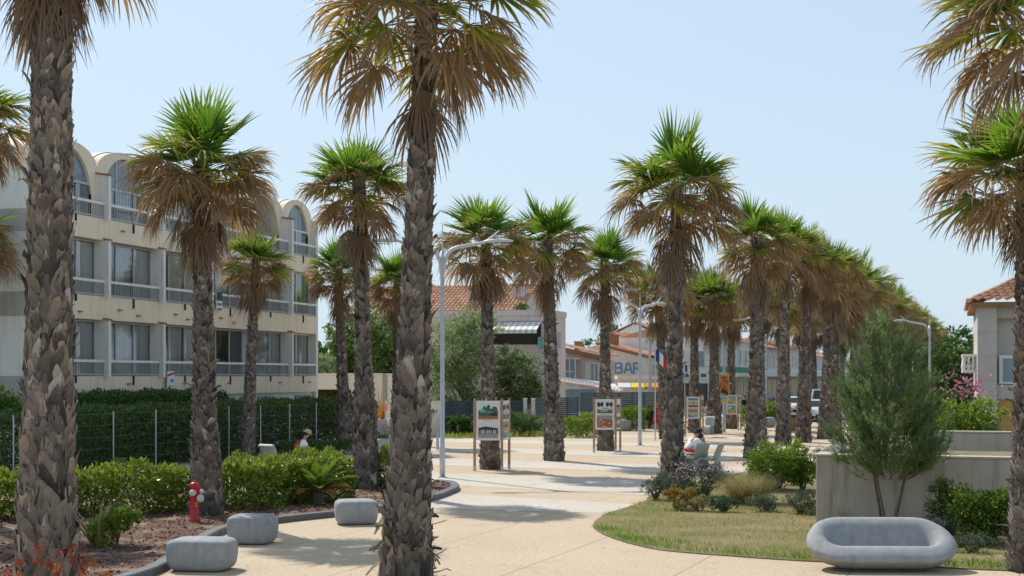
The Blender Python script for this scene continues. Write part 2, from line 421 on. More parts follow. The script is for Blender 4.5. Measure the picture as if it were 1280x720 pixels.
def trunk_mesh(H, rb, rm, rt, seed, big=.5, name='trunk', spikes=10, foot=0):
    rg = np.random.default_rng(seed); mb = MB()
    def rad(z):
        t = z / H
        r = rm + (rt - rm) * max(0, (t - .12) / .88) ** .75
        return r + (rb - rm) * math.exp(-z / .75) + .03 * math.exp(-((z - 1.5) / 1.0) ** 2)
    zs = np.linspace(0, H, 40)
    mb.lathe([(rad(z) * .94, z) for z in zs], 16, tone=.22)
    z = -.05; ring = 0
    while z < H - .02:
        t = z / H; r = rad(max(z, 0))
        k = max(0.0, 1 - t * 1.25)
        l = .24 + (big - .24) * k ** 1.1
        w = .15 + .15 * k * (big / .5)
        n = max(7, int(round(2 * math.pi * r / (w * .66))))
        for j in range(n):
            a0 = 2 * math.pi * (j + .5 * (ring % 2)) / n + rg.uniform(-.1, .1)
            lean = (1 if (ring + j) % 2 else -1) * rg.uniform(.4, 1.05)
            ll = l * rg.uniform(.75, 1.25); wl = w * rg.uniform(.8, 1.15)
            lift = (.016 + .022 * k) * rg.uniform(.2, 1.8)
            if rg.random() < .045: lift += rg.uniform(.03, .12)
            tone = float(np.clip(rg.normal(.47, .20), .03, .86))
            if rg.random() < .02: tone = .95
            rows = []; tn = []
            prof = ((0, .8), (.3, 1.0), (.6, .88), (.84, .58), (1, rg.uniform(.10, .42)))
            asym = rg.uniform(-.3, .3); fork = rg.choice([0, 0, .18, .34])
            for (tt, ww) in prof:
                hw = wl * ww / 2
                zz = z + ll * tt; rr = rad(min(max(zz, 0), H)) * .96 + .016 + .012 * tt + lift * tt ** 2.2
                off = lean * ll * tt * .45; fk = fork * ll * (.0 if tt < .8 else .5 if tt < .95 else 1.0)
                row = []
                for q in (-1, -.4, .4, 1):
                    aa = a0 + (off + hw * (q + asym * tt)) / max(r, .1)
                    rq = rr + (.016 if abs(q) < 1 else -.006)
                    row.append((rq * math.cos(aa), rq * math.sin(aa), zz - (.02 if abs(q) == 1 else 0) - (fk if abs(q) < 1 else 0)))
                rows.append(row); tn.append([tone + .16 * tt ** 2 - .12 * (1 - tt)] * 4)  # boot base darker, tip paler: shade of the gaps painted into the tone
            mb.grid(rows, np.array(tn))
        z += l * rg.uniform(.25, .33); ring += 1
    # old leaf stubs that still stick out
    for i in range(spikes):
        zz = rg.choice([rg.uniform(.3, 2.2), rg.uniform(.3, H * .6), rg.uniform(.05, .9)]); a = rg.uniform(0, 6.28); r = rad(zz)
        L = rg.uniform(.16, .38); up = rg.uniform(-.15, .9)
        d = np.array([math.cos(a), math.sin(a), up]); d /= np.linalg.norm(d)
        s = np.array([-math.sin(a), math.cos(a), 0]) * rg.uniform(.035, .065)
        c = np.array([r * .9 * math.cos(a), r * .9 * math.sin(a), zz])
        rows = [];
        for tt, ww in ((0, 1.2), (.4, .9), (.8, .5), (1, .08)):
            p = c + d * L * tt + np.array([0, 0, .05 * tt * tt * rg.uniform(-1, 1)])
            rows.append([p - s * ww, p + np.array([0, 0, -.012]), p + s * ww])
        mb.grid(rows, rg.uniform(.45, .95))
    # ring of torn bases left at the foot
    for i in range(foot):
        zz = rg.uniform(.04, .95); a = rg.uniform(0, 6.28); r = rad(zz) * .98; L = rg.uniform(.10, .34); up = rg.uniform(-.9, .7)
        d = np.array([math.cos(a), math.sin(a), up]); d /= np.linalg.norm(d); t_ = np.array([-math.sin(a), math.cos(a), 0]); s = (t_ + np.array([0, 0, rg.uniform(-.5, .5)])) * rg.uniform(.035, .095)
        c = np.array([r * .9 * math.cos(a), r * .9 * math.sin(a), zz]); rows = []; cv = rg.uniform(-.5, .2); tw = rg.uniform(-.3, .3)
        for tt, ww in ((0, 1.3), (.35, 1.0), (.7, .7), (1, rg.uniform(.1, .45))):
            p = c + d * L * tt + np.array([0, 0, cv * L * tt * tt]) + t_ * tw * L * tt * tt; p[2] = max(p[2], .01)
            rows.append([p - s * ww, p - d * .02 + np.array([0, 0, -.018]), p + s * ww])
        mb.grid(rows, float(rg.choice([.2, .35, .5, .6, .75, .9])))
    # torn fibres
    for i in range(420):
        zz = rg.uniform(0, H - .1); a = rg.uniform(0, 6.28); r = rad(zz) + .02; L = rg.uniform(.08, .26); w_ = rg.uniform(.006, .016)
        t_ = np.array([-math.sin(a), math.cos(a), 0]); o_ = np.array([math.cos(a), math.sin(a), 0]); d = np.array([0, 0, 1.0]) + t_ * rg.uniform(-.6, .6) + o_ * rg.uniform(.0, .28); d /= np.linalg.norm(d)
        c = o_ * r + np.array([0, 0, zz])
        mb.grid([[c - t_ * w_, c + t_ * w_], [c + d * L * .6 - t_ * w_ * .8, c + d * L * .6 + t_ * w_ * .8], [c + d * L + o_ * rg.uniform(0, .05) - t_ * .002, c + d * L + o_ * .03 + t_ * .002]], float(rg.choice([.02, .1, .3, .6, .95])))
    # fibre at the growing tip
    for i in range(46):
        a = rg.uniform(0, 6.28); zz = H - rg.uniform(-.05, 1.3); r = rad(min(zz, H)) * .95; L = rg.uniform(.15, .3)
        d = np.array([math.cos(a) * .5, math.sin(a) * .5, .85]); s = np.array([-math.sin(a), math.cos(a), 0]) * .05
        c = np.array([r * math.cos(a), r * math.sin(a), zz])
        mb.grid([[c - s, c + s], [c + d * L * .6 - s * .8, c + d * L * .6 + s * .8], [c + d * L - s * .2, c + d * L + s * .2]], rg.uniform(.1, .9))
    return mb.mesh(name, M['boot'], False)

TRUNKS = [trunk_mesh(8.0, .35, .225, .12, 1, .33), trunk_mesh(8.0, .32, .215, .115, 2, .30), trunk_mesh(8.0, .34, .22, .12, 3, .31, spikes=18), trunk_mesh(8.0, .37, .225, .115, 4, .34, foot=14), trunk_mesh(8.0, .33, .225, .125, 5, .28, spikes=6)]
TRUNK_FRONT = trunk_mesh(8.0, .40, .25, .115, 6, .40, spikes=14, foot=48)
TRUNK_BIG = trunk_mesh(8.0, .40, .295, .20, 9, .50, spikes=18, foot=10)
CRP = [crown_plan(s) for s in range(40, 56)]
CRP_SHORT = [crown_plan(70, 0), crown_plan(71, 0)]
FAR = []
for pl in CRP[:4]:
    a, b = MB(), MB()
    for kind, v, yaw, z, s in pl:
        els = dict(live=(80, 62, 50, 40, 31, 22), mid=(38, 26, 14, 4), dry=(24, 12, 0, -14), dead=(-52, -62, -70, -78))[kind]
        frond(a if kind in ('live', 'mid') else b, els[v], kind, 500 + int(yaw * 100), .06 if kind != 'dead' else .20, yaw, (0, 0, z), s)
    FAR.append((a.mesh('crown', M['frond']), b.mesh('dead_skirt', M['frond'])))
_pi = 0
def palm(base, H, label, group, near=True, lean=(0, 0), girth=1.0, crown=1.0, yaw=None, big=False, up=1.0, short=None):
    "H: height of the growing tip"
    global _pi; _pi += 1
    rg = random.Random(_pi * 13 + 5)
    yaw = rg.uniform(0, 6.28) if yaw is None else yaw
    t = thing('palm_tree', label, 'palm tree', base, 0, group)
    t.rotation_euler = (-lean[1], lean[0], 0)
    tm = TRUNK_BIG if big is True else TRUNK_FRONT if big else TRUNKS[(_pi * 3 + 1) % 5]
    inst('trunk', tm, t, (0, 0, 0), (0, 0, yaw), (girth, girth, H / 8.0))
    if near:
        for kind, v, a, z, s in (CRP[(_pi * 5) % len(CRP)] if short is None else CRP_SHORT[short]):
            s *= crown
            rr = (rg.uniform(-.16, .16), rg.uniform(-.16, .16), a + yaw)
            inst('green_frond' if kind in ('live', 'mid') else 'dead_frond', FR[kind][v], t, (0, 0, H + z * crown * up), rr, (s, s, s))
    else:
        c, d = FAR[_pi % 4]
        inst('crown', c, t, (0, 0, H), (0, 0, yaw), (crown,) * 3)
        inst('dead_skirt', d, t, (0, 0, H), (0, 0, yaw), (crown,) * 3)
    return t
# ------------------------------------------------------------------ world, sun, camera
w = bpy.data.worlds.new('World'); SC.world = w; w.use_nodes = True
SUN_EL = R(47); SUN_AZ = math.atan2(-.55, .835)     # towards the sun, measured from +Y to +X
nt = w.node_tree; bg = nt.nodes['Background']
sky = nt.nodes.new('ShaderNodeTexSky'); sky.sky_type = 'NISHITA'; sky.sun_disc = False
sky.sun_elevation = SUN_EL; sky.sun_rotation = SUN_AZ
sky.altitude = 10; sky.air_density = 1.0; sky.dust_density = 0.6; sky.ozone_density = 1.0
# thin summer haze whitens the sky towards the horizon
tc = nt.nodes.new('ShaderNodeTexCoord'); sx_ = nt.nodes.new('ShaderNodeSeparateXYZ'); nt.links.new(tc.outputs['Generated'], sx_.inputs[0])
hf = _ramp(nt, sx_.outputs[2], [(0.0, (.96,) * 3), (.12, (.82,) * 3), (.32, (.62,) * 3), (.8, (.45,) * 3)])
nt.links.new(_mixc(nt, hf, sky.outputs[0], (3.6, 4.45, 5.2)), bg.inputs['Color']); bg.inputs['Strength'].default_value = .148
sd = bpy.data.lights.new('sun', 'SUN'); sd.energy = 4.1; sd.angle = R(.53); sd.color = (1, .95, .87)
so = bpy.data.objects.new('sun', sd); COL.objects.link(so)
tosun = Vector((math.sin(SUN_AZ) * math.cos(SUN_EL), math.cos(SUN_AZ) * math.cos(SUN_EL), math.sin(SUN_EL)))
so.rotation_euler = tosun.to_track_quat('Z', 'Y').to_euler()
so.location = tosun * 60
cd = bpy.data.cameras.new('camera'); cam = bpy.data.objects.new('camera', cd); COL.objects.link(cam); SC.camera = cam
cam.location = (0, 0, CAM_H); cam.rotation_euler = (R(90), 0, 0)
cd.sensor_width = 36; cd.lens = F / 1280 * 36; cd.shift_y = (HY - 360) / 1280; cd.clip_end = 4000; cd.clip_start = .1; cd.dof.use_dof = True; cd.dof.focus_distance = 25; cd.dof.aperture_fstop = 2.8
SC.view_settings.view_transform = 'Standard'; SC.view_settings.look = 'None'; SC.view_settings.exposure = 0.17; SC.view_settings.gamma = 1
SC.cycles.max_bounces = 6; SC.cycles.diffuse_bounces = 3; SC.cycles.glossy_bounces = 2; SC.cycles.transmission_bounces = 4
SC.cycles.transparent_max_bounces = 12; SC.cycles.use_denoising = True
SC.cycles.caustics_reflective = False; SC.cycles.caustics_refractive = False

# ------------------------------------------------------------------ ground sheets
def sheet(name, poly, z, m, kind='structure'):
    mb = MB(); mb.add([(p[0], p[1], z) for p in poly], [tuple(range(len(poly)))])
    return tag(mb.build(name, m), kind=kind)
def slab(name, poly, z0, z1, m):
    mb = MB(); mb.prism([(p[0], p[1]) for p in poly], z0, z1, 'z'); return tag(mb.build(name, m), kind='structure')
def orient(poly):
    a = sum(poly[i - 1][0] * poly[i][1] - poly[i][0] * poly[i - 1][1] for i in range(len(poly)))
    return poly if a > 0 else poly[::-1]
def smooth_poly(pts, n=6, closed=False):
    "Catmull-Rom through pixel or plane points"
    out = []; N = len(pts)
    for i in range(N if closed else N - 1):
        P = [pts[(i + k) % N] if closed else pts[min(max(i + k, 0), N - 1)] for k in (-1, 0, 1, 2)]
        for j in range(n):
            t = j / n
            out.append(tuple(.5 * ((2 * P[1][c]) + (-P[0][c] + P[2][c]) * t + (2 * P[0][c] - 5 * P[1][c] + 4 * P[2][c] - P[3][c]) * t * t + (-P[0][c] + 3 * P[1][c] - 3 * P[2][c] + P[3][c]) * t ** 3) for c in range(2)))
    if not closed: out.append(tuple(pts[-1]))
    return out

def ground_mat():
    m, nt, out = _new('dry_ground'); co = _coord(nt)
    c = _ramp(nt, _noise(nt, co, .35, 6, .65), [(.35, (.16, .15, .065)), (.5, (.27, .22, .13)), (.65, (.11, .14, .04))])
    g = _noise(nt, co, 22, 3, .6); c = _mixc(nt, .4, c, _ramp(nt, g, [(.3, (.08, .07, .04)), (.7, (.32, .27, .17))]))
    _principled(nt, out, c, .95, .1, 0, _bump(nt, g, .5, .03)); return m
def pave_mat(name, col, speck, joint=0, light=False):
    m, nt, out = _new(name); co = _coord(nt)
    big = _ramp(nt, _noise(nt, co, .33, 5, .6), [(.3, mul(col, .86)), (.7, mul(col, 1.10))])
    g = _noise(nt, co, 34, 2, .6); g2 = _noise(nt, co, 11, 3, .7)
    c = _mixc(nt, speck, big, _ramp(nt, g, [(.36, mul(col, .42)), (.5, col), (.64, mul(col, 1.55))]))
    c = _mixc(nt, speck * .7, c, _ramp(nt, g2, [(.34, mul(col, .62)), (.66, mul(col, 1.25))]))
    # worn, darker blotches
    s = _ramp(nt, _noise(nt, co, 1.1, 6, .7), [(.55, (0, 0, 0)), (.72, (.5, .5, .5))])
    c = _mixc(nt, s, c, mul(col, .62))
    if joint:
        sp = nt.nodes.new('ShaderNodeSeparateXYZ'); nt.links.new(co, sp.inputs[0])
        a = R(20.6)
        L = _math(nt, 'ADD', _math(nt, 'MULTIPLY', sp.outputs[0], -math.cos(a)), _math(nt, 'MULTIPLY', sp.outputs[1], math.sin(a)))
        wob = _math(nt, 'MULTIPLY', _noise(nt, co, 2.5, 3), .03)
        md = _math(nt, 'MODULO', _math(nt, 'ADD', _math(nt, 'ADD', L, wob), 101.25), joint)
        k = _math(nt, 'LESS_THAN', md, .02)
        c = _mixc(nt, _math(nt, 'MULTIPLY', k, .8), c, mul(col, .3))
    _principled(nt, out, c, .9, .2, 0, _bump(nt, g, .25, .006)); return m
def mulch_mat():
    m, nt, out = _new('bark_mulch'); co = _coord(nt)
    g = _noise(nt, co, 26, 3, .65); b = _noise(nt, co, .9, 5, .6)
    c = _ramp(nt, g, [(.32, (.035, .02, .016)), (.5, (.12, .06, .045)), (.68, (.30, .20, .15))])
    c = _mixc(nt, _ramp(nt, b, [(.48, (0, 0, 0)), (.62, (.8, .8, .8))]), c, _ramp(nt, g, [(.3, (.18, .13, .085)), (.7, (.45, .36, .26))]))
    _principled(nt, out, c, .95, .1, 0, _bump(nt, g, .8, .03)); return m
def lawn_mat():
    m, nt, out = _new('thin_dry_lawn'); co = _coord(nt)
    c = _ramp(nt, _noise(nt, co, .8, 6, .65), [(.36, (.09, .13, .025)), (.5, (.22, .19, .075)), (.62, (.32, .24, .14))])
    g = _noise(nt, co, 30, 3, .6); c = _mixc(nt, .5, c, _ramp(nt, g, [(.3, (.08, .07, .03)), (.7, (.36, .30, .16))]))
    _principled(nt, out, c, .95, .1, 0, _bump(nt, g, .6, .03)); return m
M['pave'] = pave_mat('washed_aggregate_paving', (.53, .42, .295), .42, 2.42)
M['pave_light'] = pave_mat('pale_concrete_band', (.56, .50, .42), .28)
M['ground'] = ground_mat(); M['mulch'] = mulch_mat(); M['lawn'] = lawn_mat()

sheet('ground', [(-1500, -200), (1500, -200), (1500, 2500), (-1500, 2500)], 0, M['ground'])
sheet('promenade', [st(-25, 23.6), st(-25, -22), st(26, -22), st(26, .5), st(112, .5), st(118, 23.6)], .004, M['pave'])
# pale concrete bands laid across the avenue
_ba = R(21.5)
def band(y0, y1, y2, y3, L0=-3, L1=24):
    # y0,y1: pixel rows of the near/far edge at x=560 ; y2,y3 at x=800
    a, b, c, d = gp(560, y0), gp(800, y2), gp(800, y3), gp(560, y1)
    e0, e1 = (b - a), (c - d)
    P = [a - e0 * 1.9, b + e0 * 1.2, c + e1 * 1.2, d - e1 * 1.9]
    sheet('concrete_band', [(p.x, p.y) for p in P], .008, M['pave_light'])
for r in ((636.5, 617, 643, 631), (607, 591.5, 619, 601), (582, 573, 590, 580), (565, 559, 571.5, 564.5), (553, 549, 558, 553.5), (544, 541, 547.5, 544.5)):
    band(*r)
sheet('road', [st(94, 9.6), st(94, 14.6), st(900, 14.6), st(900, 9.6)], .012, M['asphalt'])
sheet('road', [st(94, .9), st(94, 9.3), st(900, 9.3), st(900, .9)], .0125, M['asphalt'])

# planting bed on the left with its dark kerb
KERB = [(120, 742), (197, 719), (240, 692), (284, 667), (347, 655), (417, 647), (480, 640), (537, 628), (566, 618), (574, 612), (567, 607), (548, 605)]
kp = smooth_poly([tuple(gp(*p)[:2]) for p in KERB], 5)
kp = [Vector((x, y, 0)) for x, y in kp]
def offset(path, d):
    out = []
    for i, p in enumerate(path):
        t = (path[min(i + 1, len(path) - 1)] - path[max(i - 1, 0)]).normalized()
        out.append(p + Vector((-t.y, t.x, 0)) * d)
    return out
kin = offset(kp, .22)
mb = MB(); rows = []
for a, b in zip(kp, kin):
    m_ = (a - b).normalized() * .02
    rows.append([(a.x, a.y, 0), (a.x, a.y, .115), (a.x - m_.x, a.y - m_.y, .135), (b.x + m_.x, b.y + m_.y, .135), (b.x, b.y, .12), (b.x, b.y, -.02)])
mb.grid(rows); tag(mb.build('kerb', M['kerb']), kind='structure')
bed = [(p.x, p.y) for p in offset(kp, .12)] + [tuple(gp(480, 601)[:2]), tuple(gp(330, 604)[:2]), tuple(gp(150, 618)[:2]), tuple(gp(-60, 640)[:2]), tuple(gp(-140, 700)[:2]), tuple(gp(-60, 760)[:2])]
sheet('planting_bed', bed, .085, M['mulch'])
# wood chips and litter on the bed
def inside(poly, x, y):
    c = False; j = len(poly) - 1
    for i in range(len(poly)):
        if (poly[i][1] > y) != (poly[j][1] > y) and x < (poly[j][0] - poly[i][0]) * (y - poly[i][1]) / (poly[j][1] - poly[i][1]) + poly[i][0]: c = not c
        j = i
    return c
def scatter(poly, n, pad=None):
    xs = [p[0] for p in poly]; ys = [p[1] for p in poly]; out = []
    while len(out) < n:
        x = random.uniform(min(xs), max(xs)); y = random.uniform(min(ys), max(ys))
        if inside(poly, x, y): out.append((x, y))
    return np.array(out)
pp = scatter(bed, 5200); n = len(pp)
P = np.column_stack([pp, np.full(n, .09) + rng.random(n) * .02]); D = rng.normal(size=(n, 3)); D[:, 2] = rng.random(n) * .35; D /= np.linalg.norm(D, axis=1)[:, None]
mb = MB(); mb.leaves(P, D, rng.uniform(.04, .12, n), rng.uniform(.02, .05, n), rng.uniform(0, 1, n))
M['chips'] = tone_mat('bark_chips', [(0, (.05, .025, .02)), (.5, (.17, .09, .065)), (1, (.42, .33, .24))], .9, 0, .1)
tag(mb.build('bark_chips', M['chips']), kind='stuff')

# lawn on the right
LAWN = [(742, 655), (757, 643), (780, 636), (803, 628), (835, 616), (880, 600), (950, 588), (1010, 584), (1045, 590), (1075, 640), (1285, 650), (1420, 660), (1440, 716), (1290, 715), (1180, 711), (1100, 706), (1000, 702), (900, 695), (830, 689), (790, 681), (757, 670), (744, 662)]
lawn = smooth_poly([tuple(gp(*p)[:2]) for p in LAWN], 4, True)
sheet('lawn', lawn, .02, M['lawn'])
mb = MB(); mb.prism([(p[0], p[1]) for p in lawn], .002, .017, 'z'); tag(mb.build('lawn_edge', M['kerb']), kind='structure')
lp = scatter(lawn, 62000); 
edge = np.array(lawn)
def near_edge(p): return np.min(np.linalg.norm(p[:, None, :] - edge[None, :, :], axis=2), axis=1)
ed = np.concatenate([near_edge(lp[i:i + 4000]) for i in range(0, len(lp), 4000)])
def lumps(p, s, seed=0):
    rg = np.random.default_rng(seed); v = np.zeros(len(p))
    for i in range(6):
        k = rg.normal(size=2) * s * (1 + i * .5); v += np.sin(p @ k + rg.uniform(0, 6.28)) / (1 + i * .4)
    return v / 2.4
v = .6 * lumps(lp, .9, 4) + .5 * lumps(lp, 3.1, 5) + rng.normal(0, .25, len(lp))
front = (lp[:, 1] < 28.0)
green = np.clip(.5 - v * .7 + np.where(front, .95 * np.exp(-ed / .55), 0) - .62, -.3, 1.0)
lp = lp + rng.normal(0, .045, lp.shape)
keep = rng.random(len(lp)) < np.clip(.42 + green * .9, .12, 1)
lp, green, ed = lp[keep], green[keep], ed[keep]; keep_i = np.nonzero(keep)[0]
n = len(lp)
tone = np.clip(.72 - green * .75 + rng.normal(0, .13, n), 0, 1)
P = np.column_stack([lp, np.full(n, .02)]); D = rng.normal(0, .42, size=(n, 3)); D[:, 2] = 1; D /= np.linalg.norm(D, axis=1)[:, None]
L = rng.uniform(.035, .10, n) * (1 + .7 * (front[keep_i]) * np.exp(-ed / .4)) * np.clip(.8 + green * .6, .5, 1.5)
mb = MB(); mb.leaves(P, D, L, rng.uniform(.008, .016, n), tone, mid=.3); tag(mb.build('grass', M['grass']), kind='stuff')

# dry leaf litter blown against the kerb and the trunks
lit = []
for px, py, sp, n in ((507, 722, .9, 60), (612, 588, .9, 26), (693, 576, .9, 26), (839, 617, 1.2, 40), (253, 716, 1.2, 20), (640, 690, 4.5, 50), (900, 705, 3.5, 40)):
    c = gp(px, py)
    for i in range(n):
        a = random.uniform(0, 6.28); r = abs(random.gauss(0, sp)); lit.append((c.x + r * math.cos(a), c.y + r * math.sin(a)))
for i in range(160):
    p = kp[random.randrange(0, len(kp) - 1)]; lit.append((p.x + abs(random.gauss(0, .35)) + .03, p.y - abs(random.gauss(0, .3)) - .03))
lit = np.array(lit); n = len(lit)
P = np.column_stack([lit, .012 + rng.random(n) * .01]); D = rng.normal(size=(n, 3)); D[:, 2] = rng.random(n) * .15; D /= np.linalg.norm(D, axis=1)[:, None]
S = np.cross(D, np.array([0, 0, 1.0])); mb = MB(); mb.leaves(P, D, rng.uniform(.03, .11, n), rng.uniform(.008, .03, n), rng.uniform(.2, 1, n), S=S)
tag(mb.build('leaf_litter', M['chips']), kind='stuff')
# ------------------------------------------------------------------ palms
def base_h(px, py, cpy):
    b = gp(px, py); return b, hz(cpy, b.y)
def P_(px, py, cpx, cpy, label, group, **k):
    b = gp(px, py); H = hz(cpy, b.y); dx = (cpx - px) * b.y / F
    return palm(b, H, label, group, lean=(math.atan2(dx, H), 0), **k)
GL, GR, GA, GB = 'palms left of the avenue', 'palms along the right of the avenue', 'palms in the paved avenue', 'palms in the left planting bed'
P_(58, 757, 67, -150, 'thickest trunked palm at the left edge, crown cut off above, red bracts at its foot', GB, big=True, crown=1.05, yaw=.3)
P_(507, 722, 534, -6, 'tallest palm rising from the paving in front, ragged leaf stubs at its foot', GA, crown=1.3, girth=1.0, yaw=1.1, big='front')
P_(258, 648, 251, 205, 'palm right beside the red hydrant, broad brown skirt under green top', GB, crown=1.06)
P_(458, 614, 449, 232, 'palm in the hedge behind the small spiky cycad', GB, crown=1.0, girth=1.05)
P_(308, 576, 320, 325, 'slim palm before the apartment facade right of the hydrant palm', GL, crown=.88, girth=.9)
P_(431, 561, 423, 338, 'slim palm before the end of the apartment building and the dark hedge', GL, crown=.98, girth=1.0)
P_(497, 556, 497, 352, 'palm half hidden behind the tallest front trunk', GL, crown=1.0)
P_(-52, 650, -48, 145, 'palm beyond the left edge with only fronds of its crown reaching in high up', GL, crown=1.0, yaw=.6)
P_(-42, 590, -42, 290, 'palm beyond the left edge with a low crown reaching in over the apartment wall', GL, crown=1.15, yaw=2.2)
P_(613, 586.6, 607, 295, 'palm standing inside the nearest wooden photo panel frame', GA, crown=1.12)
P_(693, 576, 684, 300, 'palm with a swollen ragged foot between the two nearest photo panels', GA, crown=1.15, girth=1.05)
P_(757, 563.4, 756, 330, 'palm standing inside the second photo panel frame', GA, crown=1.12)
P_(840, 617, 847, 232, 'palm at the grey moulded seats with shrubs round its foot, ahead of the right-hand row', GR, crown=1.2, girth=.92)
P_(945, 573, 946, 300, 'palm just behind the round bright green bush', GR, crown=1.2, girth=1.2)
P_(979, 556, 983, 312, 'dark trunked palm second behind the bright green bush', GR, crown=1.2, girth=1.05)
P_(1004, 553, 1010, 325, 'palm left of the white cars, third behind the bright green bush', GR, crown=1.15, girth=1.05)
P_(1031, 549, 1038, 338, 'palm right of the white cars, beside the feathery tamarisk', GR, crown=1.15, girth=1.05)
P_(1286, 714, 1283, 210, 'grey trunked palm at the right edge by the garden wall, low crown', GR, crown=.98, girth=.9, yaw=2.0, short=0)
P_(1345, 770, 1322, 8, 'palm beyond the right edge whose brown fronds hang in at the top corner', GR, crown=1.06, yaw=.9, short=1)
P_(833, 549, 822, 362, 'palm glimpsed just left of the trunk at the grey seats', GA, crown=1.15)
P_(868, 541, 868, 368, 'palm standing inside the third photo panel frame', GA, crown=1.15)
P_(893, 542, 893, 372, 'palm between the third photo panel and the yellow banner', GA, crown=1.15, girth=1.15)
P_(914, 536, 914, 378, 'palm standing inside the fourth photo panel by the yellow banner', GA, crown=1.15)
far_l = 'distant palm merging into the long left line down the avenue'
far_r = 'distant palm merging into the long right line beyond the tamarisk'
p0 = gp(914, 537); dl = Vector((math.sin(R(20.3)), math.cos(R(20.3)), 0))
for k in range(1, 13):
    b = p0 + dl * (8.0 * k) + Vector((random.uniform(-.4, .4), random.uniform(-.6, .6), 0))
    palm(b, 7.6 + random.uniform(-.5, .6), far_l, 'distant left line of palms', near=False, crown=1.25, lean=(random.uniform(-.03, .03), 0))
p0 = gp(1031, 549); dr = Vector((math.sin(R(18.6)), math.cos(R(18.6)), 0))
for k in range(1, 26):
    b = p0 + dr * (5.4 * k + .02 * k * k) + Vector((random.uniform(-.4, .4), random.uniform(-.8, .8), 0))
    palm(b, 8.0 + random.uniform(-.5, .8), far_r, 'distant right line of palms', near=False, crown=1.38, lean=(random.uniform(-.03, .03), 0))
# ------------------------------------------------------------------ apartment building on the left
S0, LB = 39.4, 28.25
bl = thing('apartment_building', 'beige three storey apartment building with arched roof vaults and white balcony railings', 'building', st(S0, LB), ST_ROT)
XB = [0, 3.6, 7.2, 10.8, 14.4, 18.0, 21.0]
ZW = [(3.02, 4.92), (5.77, 7.68), (8.46, 10.9)]
DEP = 11.0
mb = MB()
mb.box(0, 21, 1.3, DEP, 0, 10.2)                       # core behind the loggias
mb.box(.0, .18, 0, 1.3, 0, 10.2); mb.box(20.84, 21.0, -.311, 1.3, 0, 9.6)
mb.build('wall', M['wall_grey'], bl)
mb = MB()
for z0, z1 in ((2.28, 3.0), (4.94, 5.75), (7.70, 8.44)):
    mb.box(.0, 21.0, -.301, 1.3, z0, z1)
for xi in XB[1:6]:
    mb.box(xi - .01, xi + .01, -.3061, -.301, 2.3, 2.99, .1); mb.box(xi - .01, xi + .01, -.3061, -.301, 4.96, 5.74, .1); mb.box(xi - .01, xi + .01, -.3061, -.301, 7.72, 8.43, .1)
mb.box(-.03, 0, 0, DEP, 9.72, 10.2)
mb.build('floor_band', M['wall_beige'], bl)
mb = MB(); mb.box(.19, 20.83, -.1, 1.3, 0, 2.279); mb.build('basement_wall', M['white'], bl)
for i in range(6):
    if i == 0: continue
    x = XB[i] + 1.0
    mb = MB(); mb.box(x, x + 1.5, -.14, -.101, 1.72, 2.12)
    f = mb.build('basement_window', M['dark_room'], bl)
    mb = MB()
    for k in range(16): mb.box(x + .05 + k * .094, x + .08 + k * .094, -.17, -.141, 1.72, 2.12)
    mb.build('grille', M['alu'], f)
mb = MB()
for z, xs in ((4.80 + .35, (2.0, 5.6, 9.1, 12.8)), (5.3, (4.4, 8.2, 11.7)), (8.1, (4.6, 8.0)), (2.7, (5.0, 8.9, 12.4, 17.0, 20.0))):
    for x in xs: mb.box(x, x + .22, -.371, -.3021, z, z + .05)
mb.build('overflow_spout', M['terracotta'], bl)
# party piers with sloping terracotta caps
for i, xi in enumerate(XB[:6]):
    x0, x1 = (xi - .06, xi + .06) if i else (0.002, .12)
    for fl, (z0, z1) in enumerate(ZW):
        zt = z1 + .02 if fl < 2 else 9.95
        mb = MB(); mb.prism([(-.47, z0 - .06), (.03, z0 - .06), (.03, zt + .06), (-.47, zt - .02)], x0, x1, 'x')
        p = mb.build('party_fin', M['wall_grey'], bl)
        mb = MB(); mb.box(x0 - .02, x1 + .02, -.511, -.4711, z0 - .07, zt - .02); mb.build('white_edge', M['white'], p)
        mb = MB(); mb.prism([(-.55, zt - .02), (.03, zt + .065), (.03, zt + .12), (-.55, zt + .035)], x0 - .05, x1 + .05, 'x'); mb.build('tile_cap', M['terracotta'], p)
M['railgrey'] = mat('grey_railing', (.40, .42, .43), .5, .06, 5)
curt = ['curtain', 'curtain_white', 'curtain', 'curtain', 'curtain', 'curtain_green']
rgb = random.Random(3)
